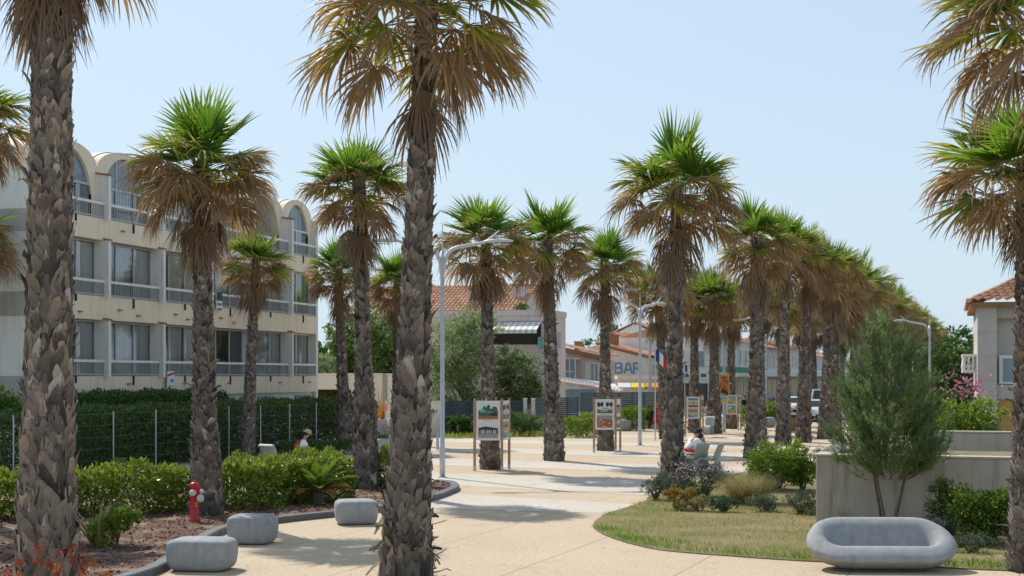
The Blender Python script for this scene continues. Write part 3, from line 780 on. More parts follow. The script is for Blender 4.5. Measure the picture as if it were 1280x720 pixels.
for i in range(6):
    x0 = XB[i] + (.061 if i else .19); x1 = XB[i + 1] - .061 if i < 5 else 20.83
    for fl, (z0, z1) in enumerate(ZW):
        wy = .06
        open_loggia = fl == 2 and i in (3, 4)
        if open_loggia: wy = 1.2
        zt = z1 if fl < 2 else 9.62
        # railing
        mb = MB(); zr = z0 + .50
        mb.box(x0, x1, -.331, -.301, z0 + .01, z0 + .06)
        nb = int((x1 - x0) / .12)
        for k in range(nb + 1):
            xx = x0 + .03 + (x1 - x0 - .06) * k / nb; mb.box(xx - .011, xx + .011, -.3251, -.3051, z0 + .06, zr - .05)
        rl = mb.build('balcony_railing', M['railgrey'], bl); mb = MB(); mb.box(x0, x1, -.351, -.271, zr - .05, zr + .04); mb.build('handrail', M['white'], rl)
        # window: frame with two or three leaves
        n = 2 if i == 5 else 3
        mb = MB(); t = .055
        mb.box(x0, x1, wy - .04, wy + .04, zt - t, zt); mb.box(x0, x1, wy - .04, wy + .04, z0, z0 + t)
        xs = [x0 + (x1 - x0) * k / n for k in range(n + 1)]
        for k, xx in enumerate(xs):
            a = min(max(xx, x0 + t / 2), x1 - t / 2); mb.box(a - t / 2, a + t / 2, wy - .035, wy + .035, z0 + t, zt - t)
        wf = mb.build('window', M['frame'] if not (i == 5) else M['white'], bl)
        for k in range(n):
            mb = MB(); mb.add([(xs[k] + t / 2, wy, z0 + t), (xs[k + 1] - t / 2, wy, z0 + t), (xs[k + 1] - t / 2, wy, zt - t), (xs[k] + t / 2, wy, zt - t)], [(0, 1, 2, 3)]); mb.build('pane', M['glass'], wf)
            r = rgb.random()
            if r < .88 or fl == 2:
                cm = M['curtain_green'] if i == 5 and fl == 1 and k == 1 else M[rgb.choice(['curtain', 'curtain', 'curtain', 'curtain_white'])]
                rows = []
                for q in range(25):
                    u = xs[k] + .05 + (xs[k + 1] - xs[k] - .1) * q / 24; yy = wy + .07 + .025 * math.sin(q * 1.9 + k)
                    rows.append([(u, yy, z0 + .06), (u, yy, zt - .08)])
                mb = MB(); mb.grid(rows); mb.build('curtain', cm, wf)
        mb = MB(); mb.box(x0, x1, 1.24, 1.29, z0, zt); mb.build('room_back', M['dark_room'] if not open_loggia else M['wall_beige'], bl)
        mb = MB(); mb.box((x0 + x1) / 2 - .03, (x0 + x1) / 2 + .03, -.351, -.3051, z0 - .25 - .1 * (i % 2), z0 - .02); mb.build('drain_pipe', M['black'], bl)
M['lunette'] = mat('grey_blue_glazing', (.20, .25, .29), .12, .12, 1.2, spec=.5)
# arches and vaults
for i in range(6):
    xa = XB[i]; xb = XB[i + 1]
    cx, a = (xa + xb) / 2, (xb - xa) / 2; ai = a - .34
    N = 40
    xs = [cx - a * math.cos(math.pi * k / N) for k in range(N + 1)]
    zo = lambda x: 10.2 + .78 * math.sqrt(max(0, 1 - ((x - cx) / a) ** 2))
    def zi(x):
        q = abs((x - cx) / ai); return 9.15 + 1.62 * math.sqrt(1 - q * q) if q < 1 else 8.44
    mb = MB()
    for k in range(N):
        u0, u1 = xs[k], xs[k + 1]; mid = (u0 + u1) / 2
        inside_ = abs(mid - cx) < ai
        b0, b1 = (zi(u0) if abs(u0 - cx) < ai else 9.15, zi(u1) if abs(u1 - cx) < ai else 9.15) if inside_ else (8.44, 8.44)
        v = [(u0, 0, b0), (u1, 0, b1), (u1, 0, zo(u1)), (u0, 0, zo(u0)), (u0, .35, b0), (u1, .35, b1), (u1, .35, zo(u1)), (u0, .35, zo(u0))]
        mb.add(v, [(0, 1, 2, 3), (7, 6, 5, 4), (3, 2, 6, 7), (0, 4, 5, 1)])
    mb.build('arch', M['wall_beige'], bl)
    mb = MB(); mb.prism([(u, zo(u)) for u in xs] + [(xs[-1], 10.0), (xs[0], 10.0)], DEP - .2, DEP - .02, 'y'); mb.build('vault_end', M['wall_grey'], bl)
    mb = MB(); mb.grid([[(u, y, zo(u) + .03) for y in (.36, 3, 6, DEP)] for u in xs])
    mb.grid([[(cx - ai * math.cos(math.pi * k / 24), y, 9.15 + 1.62 * math.sin(math.pi * k / 24)) for y in (.352, 1.3)] for k in range(25)])
    mb.build('vault_roof', [M['vault']], bl, smooth=True)
    ops = i in (3, 4)
    mb = MB()   # lunette glazing or the back of the open loggia
    yb = 1.2 if ops else .12
    pts = [(cx - ai, 9.15)] + [(cx - ai * math.cos(math.pi * k / 24), 9.15 + 1.62 * math.sin(math.pi * k / 24)) for k in range(1, 24)] + [(cx + ai, 9.15)]
    mb.prism(pts, yb, yb + .02, 'y')
    lu = mb.build('arched_window' if not ops else 'loggia_back', M['lunette'] if not ops else M['wall_beige'], bl)
    if not ops:
        mb = MB(); mb.prism(pts, .30, .33, 'y'); mb.build('blind', M['curtain'], bl)
        mb = MB()
        for u in (cx - .45, cx + .45): mb.box(u - .03, u + .03, yb - .03, yb, 9.55, 9.15 + 1.62 * math.sqrt(1 - (.45 / ai) ** 2))
        mb.box(cx - ai, cx + ai, yb - .04, yb - .002, 9.55, 9.66); mb.build('mullion', M['frame'], lu)
mb = MB(); mb.box(21.0, 21.05, -.311, DEP, 0, 10.2); mb.build('gable_wall', M['wall_beige'], bl)

# sale boards hung on the railings
def sale_board(px, y0, y1, wpx, label, top):
    s_dist = math.hypot(0, 0)
    phi = math.atan((px - HX) / F); al = TH - phi; s = (LB - .42) / math.tan(al)
    P = st(s, LB - .42); Y = P.y; z0, z1 = hz(y1, Y), hz(y0, Y)
    t = thing('sale_board', label, 'sign', (P.x, P.y, z0), ST_ROT)
    W, Hh = wpx / F * Y * 1.12, z1 - z0
    mb = MB(); mb.box(-W / 2, W / 2, -.03, 0, 0, Hh); mb.build('board', M['white'], t)
    mb = MB()
    if top == 'red':
        mb.add([(-W / 2, -.034, Hh * .72), (W / 2, -.034, Hh * .86), (W / 2, -.034, Hh * .97), (-W / 2, -.034, Hh * .83)], [(0, 1, 2, 3)]); mb.build('red_stripe', M['red'], t)
        mb = MB()
        for k in range(7): mb.box(-W * .38 + k * W * .11, -W * .31 + k * W * .11, -.036, -.031, Hh * .06, Hh * .15)
        mb.box(-W * .3, W * .32, -.036, -.031, Hh * .24, Hh * .28); mb.box(-W * .1, W * .35, -.036, -.031, Hh * .45, Hh * .62)
        mb.build('print', M['p_blue'], t)
    else:
        mb.box(-W / 2, W / 2, -.035, -.031, Hh * .55, Hh); mb.box(-W * .4, W * .4, -.036, -.031, Hh * .03, Hh * .12)
        for k in range(6): mb.box(-W * .38 + k * W * .13, -W * .30 + k * W * .13, -.036, -.031, Hh * .27, Hh * .42)
        mb.build('print', M['dark_sign'], t)
sale_board(213, 464, 489, 15, 'white sale board with red stripe hung below the lowest balcony', 'red')
sale_board(273.5, 366, 388, 13, 'dark topped sale board hung on the middle floor railing', 'dark')

# ------------------------------------------------------------------ hedges and fence before the building
def leafy_box(mb, path, width, height, dens, L, Wd, z0=0, lump=.12, tone=(.45, .22), topbias=.15):
    "clipped hedge following a path; dark wood inside, leaves over every face"
    for i in range(len(path) - 1):
        a, b = Vector(path[i]), Vector(path[i + 1]); d = b - a; ln = d.length; t = d / ln; nn = Vector((-t.y, t.x, 0))
        k = .55
        per = 2 * height + width; n = int(dens * 2.1 * per * ln)
        u = rng.random(n) * ln; q = rng.random(n) * per
        off = np.where(q < height, -width / 2, np.where(q < height + width, q - height - width / 2, width / 2))
        zz = np.where(q < height, q, np.where(q < height + width, height, per - q))
        no = np.where(q < height, -1.0, np.where(q < height + width, 0, 1.0)); nz = np.where((q >= height) & (q < height + width), 1.0, 0.15)
        # round the shoulders, uneven outline
        x = a.x + t.x * u + nn.x * off; y = a.y + t.y * u + nn.y * off
        lum = lump * lumps(np.column_stack([x + zz, y - zz]), 2.2, 3)
        inn = rng.random(n) ** 1.8 * min(.5, width * .42)
        off2 = off + no * (lum - inn); zz2 = np.maximum(zz + nz * (nz > .5) * (lum - inn), .02)
        e_ = np.minimum(u, ln - u); tap = np.where(((i == 0) & (u < ln / 2)) | ((i == len(path) - 2) & (u > ln / 2)), 1 - np.clip(e_ / (width * .45), 0, 1), 0.0); off2 = off2 * np.sqrt(np.maximum(0, 1 - tap ** 2)) ; zz2 = zz2 * (1 - .10 * tap)
        sh = np.clip((zz2 - height * .82) / (height * .18), 0, 1) * np.clip((np.abs(off2) - width * .3) / (width * .2), 0, 1)
        off2 *= 1 - .12 * sh; zz2 -= .08 * sh
        P = np.column_stack([a.x + t.x * u + nn.x * off2, a.y + t.y * u + nn.y * off2, z0 + zz2])
        D = np.column_stack([nn.x * no, nn.y * no, nz]) + rng.normal(0, .65, (n, 3)) + np.array([0, 0, .3]); D /= np.linalg.norm(D, axis=1)[:, None]
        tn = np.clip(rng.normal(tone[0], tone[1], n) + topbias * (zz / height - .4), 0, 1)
        mb.leaves(P, D, rng.uniform(.7, 1.3, n) * L, rng.uniform(.7, 1.3, n) * Wd, tn)
    return mb
def hedge(name, label, cat, path, width, height, dens, L, Wd, m, z0=0, group=None, stem_every=.5, **k):
    c = Vector(path[0]); c.z = 0
    t = thing(name, label, cat, (c.x, c.y, 0), 0, group)
    loc = [Vector(p) - c for p in path]
    mb = MB(); leafy_box(mb, loc, width, height, dens, L, Wd, z0, **k); mb.build('foliage', m, t)
    return t
hedge('tall_hedge', 'long tall dark clipped hedge behind the wire fence below the apartments', 'hedge', [st(26, 25.6), st(44, 25.6), st(60.6, 25.6)], 1.5, 1.98, 190, .12, .06, M['dark_hedge'])
hedge('wall_hedge', 'dark hedge bank growing against the apartment wall above the long hedge', 'hedge', [st(39, 27.5), st(50.5, 27.5)], .9, 2.42, 150, .12, .06, M['dark_hedge'])
hedge('low_hedge', 'low dark hedge strip at the foot of the wire fence behind the hatted person', 'hedge', [gp(352, 571), gp(460, 567), gp(478, 563)], .7, .55, 260, .09, .05, M['dark_hedge'])
fe = thing('wire_fence', 'wire mesh fence on thin white posts in front of the long dark hedge', 'fence', st(26, 24.55), ST_ROT)
for k in range(15):
    mb = MB(); mb.tube([(k * 2.45, 0, 0), (k * 2.45, 0, 1.92)], .019, 8); mb.build('post', M['palegrey'], fe)
mb = MB()
for z in (.1, .45, .8, 1.15, 1.5, 1.85): mb.box(0, 34.3, -.004, .004, z - .004, z + .004)
for k in range(172): mb.box(k * .2 - .0015, k * .2 + .0015, -.002, .002, .06, 1.88)
mb.build('wire_mesh', mat('dull_wire', (.13, .15, .12), .6, .1, 5), fe)

# planted shrubs in the left bed
front = [gp(-30, 655), gp(60, 650), gp(150, 647), gp(236, 640)]
for p in front: p.z = 0
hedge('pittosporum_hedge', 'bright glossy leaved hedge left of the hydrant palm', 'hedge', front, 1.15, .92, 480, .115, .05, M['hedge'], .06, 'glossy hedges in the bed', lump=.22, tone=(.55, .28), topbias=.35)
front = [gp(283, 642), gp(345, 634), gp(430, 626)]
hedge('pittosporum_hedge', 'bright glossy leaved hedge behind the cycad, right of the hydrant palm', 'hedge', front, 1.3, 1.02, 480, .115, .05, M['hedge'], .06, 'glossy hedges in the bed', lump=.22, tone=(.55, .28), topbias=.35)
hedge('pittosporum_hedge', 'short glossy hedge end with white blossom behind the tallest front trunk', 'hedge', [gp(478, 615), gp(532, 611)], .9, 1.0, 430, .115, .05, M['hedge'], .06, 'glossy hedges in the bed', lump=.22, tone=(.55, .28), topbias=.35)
# ------------------------------------------------------------------ shrubs and trees
def lobed_cloud(mb, lobes, n, L, W, tone=(.5, .22), shell=.5, up=.35, lump=.22, droop=0, lighttop=.2, mid=.5, along=.8):
    "leaf faces through a volume made of uneven lobes, with gaps between clumps"
    vol = np.array([r[3] * r[3] for r in lobes]); vol = vol / vol.sum()
    zmin = min(l[2] - l[3] for l in lobes); zmax = max(l[2] + l[3] for l in lobes)
    for (cx, cy, cz, r), fr in zip(lobes, vol):
        m = max(12, int(n * fr)); sx, sz = 1.0, .9
        nc = max(6, int(m / 26))                       # twig clumps
        d = rng.normal(size=(nc, 3)); d /= np.linalg.norm(d, axis=1)[:, None]
        rad = r * (1 - shell * rng.random(nc) ** 1.6) * (1 + lump * rng.normal(size=nc) * .6)
        C = np.array([cx, cy, cz]) + d * rad[:, None] * np.array([sx, sx, sz])
        idx = rng.integers(0, nc, m)
        spread = r * .17
        P = C[idx] + rng.normal(0, 1, (m, 3)) * spread * np.array([1, 1, .8])
        P[:, 2] = np.maximum(P[:, 2], .03)
        D = d[idx] * along + rng.normal(0, .6, (m, 3)) + np.array([0, 0, up - droop]); D /= np.linalg.norm(D, axis=1)[:, None]
        ct = rng.normal(0, .10, nc)
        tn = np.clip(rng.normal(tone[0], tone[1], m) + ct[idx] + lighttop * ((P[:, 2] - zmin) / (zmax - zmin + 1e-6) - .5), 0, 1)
        mb.leaves(P, D, rng.uniform(.7, 1.35, m) * L, rng.uniform(.7, 1.3, m) * W, tn, mid=mid)
    return mb
def ball_lobes(rx, ry, h, n, seed, z0=0.0):
    rg = random.Random(seed); out = [(0, 0, z0 + h * .5, min(rx, ry, h * .5) * .92)]
    for i in range(n):
        a = i * 2.4 + rg.uniform(-.4, .4); q = rg.uniform(.35, .75); zz = rg.uniform(.3, .75)
        r = min(rx, ry, h * .5) * rg.uniform(.42, .62)
        out.append((rx * q * math.cos(a), ry * q * math.sin(a), max(r * .9, z0 + h * zz), r))
    return out
def shrub(name, label, cat, loc, rx, ry, h, n, L, W, m, seed=1, stems=7, lobes=6, group=None, **k):
    t = thing(name, label, cat, loc, 0, group); rg = random.Random(seed)
    lb = ball_lobes(rx, ry, h, lobes, seed)
    mb = MB(); lobed_cloud(mb, lb, n, L, W, **k); mb.build('foliage', m, t)
    mb = MB()
    for i in range(stems):
        c = lb[i % len(lb)]
        mb.tube([(rg.uniform(-.08, .08), rg.uniform(-.08, .08), 0), (c[0] * .5, c[1] * .5, c[2] * .6), (c[0], c[1], c[2])], [.028 * h ** .5, .018 * h ** .5, .006], 5)
    mb.build('stems', M['stem'], t)
    return t
def tuft(name, label, cat, loc, r, h, n, W, m, tone=(.6, .2), seed=1, bend=.8, plume=None, tilt=.9):
    "grass-like plant: arching blades from one base"
    rg = np.random.default_rng(seed); t = thing(name, label, cat, loc); mb = MB()
    for i in range(n):
        a = rg.uniform(0, 6.28); b = rg.uniform(0, r * .35); L = h * rg.uniform(.75, 1.15)
        p = np.array([b * math.cos(a), b * math.sin(a), 0]); a2 = a + rg.normal(0, .5); lean = rg.uniform(.05, tilt)
        d = np.array([math.cos(a2) * lean, math.sin(a2) * lean, 1]); d /= np.linalg.norm(d); s = np.array([-math.sin(a2), math.cos(a2), 0]) * W / 2
        rows = []
        for k in range(5):
            q = k / 4; wq = (1 - q) ** .7 + .02
            rows.append([p - s * wq, p + s * wq]); d = d + np.array([math.cos(a2), math.sin(a2), -1.0]) * bend * .22 * (.3 + q); d /= np.linalg.norm(d); p = p + d * L / 4
            p[2] = max(p[2], .01)
        mb.grid(rows, float(np.clip(rg.normal(*tone), 0, 1)))
    mb.build('blades', m, t)
    return t
def limb(mb, p, d, L, r, depth, rg, ends, spread=.5, up=.15, n=6):
    q = [p]; dd = d.copy()
    for i in range(4):
        dd = (dd + Vector((rg.uniform(-1, 1), rg.uniform(-1, 1), rg.uniform(-.3, 1) * up * 3)) * .12).normalized(); q.append(q[-1] + dd * L / 4)
    mb.tube(q, [r * (1 - .12 * i) for i in range(5)], n)
    if depth == 0: ends.append((q[-1], dd)); ends.append((q[2], dd)); return
    for k in range(rg.choice((2, 3))):
        nd = (dd + Vector((rg.uniform(-1, 1), rg.uniform(-1, 1), rg.uniform(-.2, .8))) * spread).normalized()
        limb(mb, q[-1] if k else q[3], nd, L * rg.uniform(.6, .8), r * .55, depth - 1, rg, ends, spread, up, 5)
def tree(name, label, loc, h, cw, trunk_h, m, n, L, W, seed, group=None, r=.16, lobes=14, crown_low=.3, cat='tree', **k):
    t = thing(name, label, cat, loc, 0, group); rg = random.Random(seed); mb = MB(); ends = []
    mb.tube([(0, 0, -.05), (rg.uniform(-.1, .1), 0, trunk_h * .5), (rg.uniform(-.15, .15), rg.uniform(-.1, .1), trunk_h)], [r * 1.25, r, r * .85], 8)
    top = Vector((0, 0, trunk_h))
    for i in range(4):
        a = i * 1.57 + rg.uniform(-.4, .4); limb(mb, top, Vector((math.cos(a) * .7, math.sin(a) * .7, rg.uniform(.6, 1.1))).normalized(), h * .28, r * .55, 1, rg, ends)
    mb.build('trunk', M['bark'], t)
    lb = []
    for i in range(lobes):
        a = i * 2.4 + rg.uniform(-.5, .5); zf = rg.uniform(0, 1); zz = h * (crown_low + (1 - crown_low) * zf)
        rad = cw / 2 * math.sin(math.pi * (.22 + .70 * zf)) ** .7
        rr = cw * rg.uniform(.15, .24); q = max(0, rad - rr * .8) * math.sqrt(rg.uniform(.25, 1))
        lb.append((q * math.cos(a), q * math.sin(a), min(zz, h - rr), rr))
    mb = MB(); lobed_cloud(mb, lb, n, L, W, **k); mb.build('crown', m, t)
    return t

# cycad beside the kerb
def cycad(loc, label):
    t = thing('cycad', label, 'cycad', loc); rg = random.Random(4)
    mb = MB(); mb.lathe([(.14, 0), (.17, .12), (.15, .26), (.07, .32)], 10, tone=.4); mb.build('stem', M['boot'], t)
    for i in range(34):
        a = i * 2.4; e = R(78 - 74 * (i / 33) + rg.uniform(-6, 6)); L = rg.uniform(.78, .98); mb = MB(); old = i > 24
        p = np.array([.05 * math.cos(a), .05 * math.sin(a), .28]); rows = []; pts = []
        for k in range(13):
            q = k / 12; ee = e - R(38) * q ** 1.7; d = np.array([math.cos(a) * math.cos(ee), math.sin(a) * math.cos(ee), math.sin(ee)])
            pts.append((p.copy(), d)); p = p + d * L / 12
        s = np.array([-math.sin(a), math.cos(a), 0])
        for (p, d) in pts: rows.append([p - s * .008, p + s * .008])
        mb.grid(rows, .55)
        PP, DD, LL, TT = [], [], [], []
        for k in range(60):
            q = .12 + .88 * k / 60; i0 = min(11, int(q * 12)); fr = q * 12 - i0; pp = pts[i0][0] * (1 - fr) + pts[i0 + 1][0] * fr; dd = pts[i0][1]
            for sg in (-1, 1):
                PP.append(pp); DD.append(nrm(s * sg + dd * .75 + np.array([0, 0, .35]))); LL.append(.16 * math.sin(math.pi * (.15 + .8 * q)) + .03); TT.append(min(1, max(0, (.9 if old else .45) + rg.uniform(-.15, .15) + .2 * q)))
        mb.leaves(np.array(PP), np.array(DD), np.array(LL), .017, np.array(TT))
        mb.build('frond', M['cycadold'] if old else M['lime'], t)
M['cycadold'] = tone_mat('old_cycad_leaf', [(0, (.12, .16, .03)), (.5, (.28, .26, .05)), (1, (.40, .19, .05))], .55, .35, .3, 3, .1)
cycad(gp(396, 634) + Vector((0, 0, .08)), 'spiky cycad with yellowing outer fronds before the glossy hedge')

shrub('yellow_green_shrub', 'small lime shrub with strappy leaves right of the thick left trunk', 'shrub', gp(140, 690) + Vector((0, 0, .07)), .42, .35, .72, 1500, .075, .045, M['lime'], 5, tone=(.55, .25))
tuft('strap_leaf_plant', 'clump of long yellowing strap leaves beside the lime shrub', 'plant', gp(122, 690) + Vector((0, 0, .08)), .3, 1.0, 34, .06, M['dryplant'], (.5, .3), 6, .8)
# red flowering stems at the foot of the big left palm
t = thing('red_flower_plant', 'tangle of thin stems with red and orange bracts before the thick left trunk', 'plant', at(78, 17.2, .08)); rg = random.Random(8)
for i in range(20):
    a = rg.uniform(0, 6.28); L = rg.uniform(.4, .95); p = Vector((rg.uniform(-.5, .35), rg.uniform(-.2, .2), -.02)); d = Vector((math.cos(a) * .45, math.sin(a) * .3, 1)).normalized(); pts = [p]
    for k in range(5): d = (d + Vector((rg.uniform(-.25, .25), rg.uniform(-.2, .2), 0))).normalized(); pts.append(pts[-1] + d * L / 5)
    mb = MB(); mb.tube(pts, [.009, .008, .007, .006, .004, .003], 5); stm = mb.build('stem', M['stem'], t)
    fl = MB()
    for q in range(1):
        c = (np.array(pts[5]) + np.array(pts[4])) / 2; m = 34
        D = rng.normal(0, 1, (m, 3)) + np.array([.3, 0, .4]); D /= np.linalg.norm(D, axis=1)[:, None]
        fl.leaves(c + rng.normal(0, .03, (m, 3)), D, .05, .018, np.clip(rng.normal(rg.choice((.05, .15, .3, .75)), .12, m), 0, 1))
    fl.build('bracts', M['redflower'], stm)

# right-hand planting
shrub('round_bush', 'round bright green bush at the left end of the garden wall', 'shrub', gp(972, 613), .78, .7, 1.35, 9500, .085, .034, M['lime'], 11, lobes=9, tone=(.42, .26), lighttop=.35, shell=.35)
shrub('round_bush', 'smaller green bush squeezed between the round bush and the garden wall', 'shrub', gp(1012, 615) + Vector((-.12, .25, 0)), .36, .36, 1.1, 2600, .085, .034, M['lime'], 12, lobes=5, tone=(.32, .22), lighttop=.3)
tuft('fountain_grass', 'wide tan fountain grass tuft before the round bright bush', 'ornamental grass', gp(935, 630), .98, .92, 2000, .010, M['dryplant'], (.62, .2), 3, .9, tilt=1.0)
shrub('low_cushion_plant', 'pale yellow green cushion plant at the corner of the garden wall', 'plant', gp(1001, 643), .42, .36, .54, 3200, .05, .014, M['greyplant'], 14, tone=(.68, .2), lobes=5)
shrub('low_cushion_plant', 'grey green cushion plant in front of the fountain grass', 'plant', gp(955, 640), .52, .36, .42, 3000, .05, .014, M['greyplant'], 15, tone=(.6, .2), lobes=5)
shrub('low_cushion_plant', 'dark blue green cushion left of the fountain grass', 'plant', gp(905, 641), .44, .32, .36, 2300, .06, .014, M['greyplant'], 16, tone=(.15, .12), lobes=5)
shrub('low_cushion_plant', 'faded yellow cushion plant between the tawny shrub and the dark cushion', 'plant', gp(872, 640), .48, .32, .36, 2400, .05, .014, M['dryplant'], 17, tone=(.4, .2), lobes=5)
t = shrub('flowering_shrub', 'grey green shrub with pale pink flowers behind the grey seats palm', 'shrub', gp(878, 622), .95, .5, .88, 5000, .075, .016, M['greyplant'], 18, tone=(.3, .2), lobes=8)
mb = MB(); P = np.column_stack([rng.uniform(-.7, .8, 240), rng.uniform(-.4, .2, 240), rng.uniform(.45, .85, 240)]); D = rng.normal(size=(240, 3)); D /= np.linalg.norm(D, axis=1)[:, None]; mb.leaves(P, D, .05, .04, rng.uniform(.4, 1, 240)); tag(mb.build('flowers', M['flower'], t), kind='stuff')
shrub('flowering_shrub', 'dark spiky shrub left of the trunk at the grey seats', 'shrub', gp(820, 626), .36, .34, .78, 1700, .09, .015, M['greyplant'], 19, tone=(.25, .18), lobes=5)
shrub('tawny_shrub', 'small tawny shrub with yellow and rust leaves at the foot of the seats palm', 'shrub', gp(848, 638), .42, .3, .55, 1500, .06, .035, M['tawny'] if 'tawny' in M else tone_mat('tawny_leaf', [(0, (.10, .13, .03)), (.5, (.34, .30, .05)), (1, (.35, .13, .05))], .6, .3, .2, 3, .1), 20, tone=(.55, .3), lobes=5)
shrub('flowering_shrub', 'pinkish flowering shrub on the wall side behind the round bush', 'shrub', gp(1035, 590), .75, .5, .75, 2200, .07, .02, M['greyplant'], 21, tone=(.7, .2), lobes=6)

# tamarisk tree in front of the garden wall
tb = at(1110, 27.4)
t = thing('tamarisk_tree', 'feathery tamarisk tree with two thin stems behind the oval stone bench', 'tree', tb); rg = random.Random(21); mb = MB(); ends = []
stems = [[(-.02, 0, -.03), (-.10, .02, .45), (-.20, .05, 1.0), (-.28, .05, 1.5)], [(.06, 0, -.03), (.20, .0, .5), (.33, .03, 1.05), (.36, .03, 1.4)], [(-.08, .05, -.03), (-.15, .1, .5), (-.24, .16, 1.1), (-.35, .2, 1.7)]]
for s_ in stems:
    mb.tube(s_, [.042, .036, .03, .024] if s_ is stems[1] else [.033, .028, .024, .02], 7)
    top = Vector(s_[-1])
    for j in range(6):
        a = rg.uniform(0, 6.28); limb(mb, Vector(s_[2 + (j % 2)]), Vector((math.cos(a) * .55, math.sin(a) * .55, rg.uniform(.5, 1.3))).normalized(), rg.uniform(.6, 1.0), .016, 1, rg, ends, .6, .3, 5)
mb.build('trunk', M['bark'], t)
mb = MB()
def outline(zz):   # half width of the crown at a height
    zs = [.75, 1.0, 1.3, 1.7, 2.2, 2.8, 3.3, 3.7, 4.1, 4.35]; ws = [.40, .92, 1.15, 1.12, .95, .78, .58, .40, .22, .06]
    return float(np.interp(zz, zs, ws))
PP, DD, LL, TT = [], [], [], []
twigs = []
for k in range(112):
    zz = rg.uniform(1.25, 4.1) if rg.random() < .45 else rg.uniform(1.3, 2.9); a = rg.uniform(0, 6.28); w_ = outline(zz)
    tip = np.array([w_ * math.cos(a) * rg.uniform(.75, 1.1), w_ * math.sin(a) * .85, zz + rg.uniform(.0, .25)]); q0 = rg.uniform(.05, .45)
    root = np.array([tip[0] * q0, tip[1] * q0, max(1.0, zz - rg.uniform(.35, .8))]); twigs.append((root, tip))
tw = MB()
for root, tip in twigs:
    midp = (root + tip) / 2 + np.array([0, 0, -.05]); tw.tube([root, midp, tip], [.009, .006, .003], 4)
    nsp = int(6 + 16 * np.linalg.norm(tip - root)); dirn = nrm(tip - root)
    tnb = min(1, max(0, rg.gauss(.5, .17)))
    for j_ in range(nsp):
        u_ = rg.uniform(.15, 1.05); c = root + (tip - root) * u_ + np.array([rg.gauss(0, .07), rg.gauss(0, .07), rg.gauss(0, .06)])
        d = nrm(dirn * .9 + np.array([rg.uniform(-.5, .5), rg.uniform(-.5, .5), rg.uniform(-.1, .8)])); m = 22; L = rg.uniform(.14, .34)
        u = rng.random(m); PP.append(c + np.outer(u, d) * L); X = d + rng.normal(0, .40, (m, 3)); DD.append(X / np.linalg.norm(X, axis=1)[:, None]); LL.append(rng.uniform(.06, .15, m)); TT.append(np.clip(tnb + rng.normal(0, .10, m), 0, 1))
mb.leaves(np.concatenate(PP), np.concatenate(DD), np.concatenate(LL), .0125, np.concatenate(TT)); cr = mb.build('crown', M['tamarisk'], t)
tw.build('twigs', M['stem'], cr)

# garden wall and terrace wall
gw = thing('garden_wall', 'low rendered garden wall with a pale coping behind the tamarisk', 'wall', gp(1020, 655), -TH); 
W0 = 12.0; Hw = 1.37
mb = MB(); mb.box(0, W0, 0, .3, 0, Hw); mb.box(0, .3, .302, 4.2, 0, Hw)
mb.build('wall_face', M['conc_wall'], gw, bevel=.02)
mb = MB()
for k in range(10): mb.box(-.01 + k * 1.2, -.01 + (k + 1) * 1.2 - .008, -.012, .34, Hw + .001, Hw + .05)
for k in range(3): mb.box(-.01, .34, .348 + k * 1.28, .342 + (k + 1) * 1.28, Hw + .001, Hw + .05)
mb.build('coping', M['conc_top'], gw, bevel=.012)
mb = MB(); mb.box(.3, W0, .35, 4.1, .5, Hw - .05); mb.build('soil_fill', M['ground'], gw)
tw = thing('terrace_wall', 'grey terrace wall standing behind the garden wall before the stone house', 'wall', at(1160, 33.6), -TH); 
mb = MB(); mb.box(0, 9, 0, .25, 0, hz(540.5, 33.6)); mb.build('wall_face', M['conc_wall'], tw, bevel=.02)
mb = MB(); mb.box(-.02, 9, -.02, .27, hz(540.5, 33.6) + .001, hz(540.5, 33.6) + .04); mb.build('coping', M['conc_top'], tw, bevel=.01)
# shrubs before the wall at right
shrub('nandina_shrub', 'airy drooping green shrub against the garden wall right of the tamarisk', 'shrub', gp(1190, 670), .55, .4, 1.18, 3400, .11, .022, M['leaf'], 31, lobes=7, tone=(.45, .3), up=.1, lighttop=.4)
shrub('variegated_shrub', 'leathery shrub with pale edged leaves beside the trunk at the right edge', 'shrub', gp(1238, 682), .62, .5, 1.08, 9000, .06, .034, M['hedge'], 32, lobes=7, tone=(.40, .34), lighttop=.35)
tuft('blue_grass_tuft', 'dark blue green grass tuft behind the oval bench at the wall', 'ornamental grass', gp(1178, 676), .5, .5, 260, .014, M['greyplant'], (.2, .15), 7, .7)
tuft('blue_grass_tuft', 'dark wispy grass tuft at the wall left of the tamarisk stems', 'ornamental grass', gp(1062, 664), .4, .5, 130, .012, M['greyplant'], (.1, .1), 8, .7)
shrub('low_cushion_plant', 'low grey green cushion below the leathery shrub', 'plant', gp(1215, 692), .5, .3, .32, 1800, .05, .016, M['greyplant'], 33, tone=(.4, .2), lobes=5)
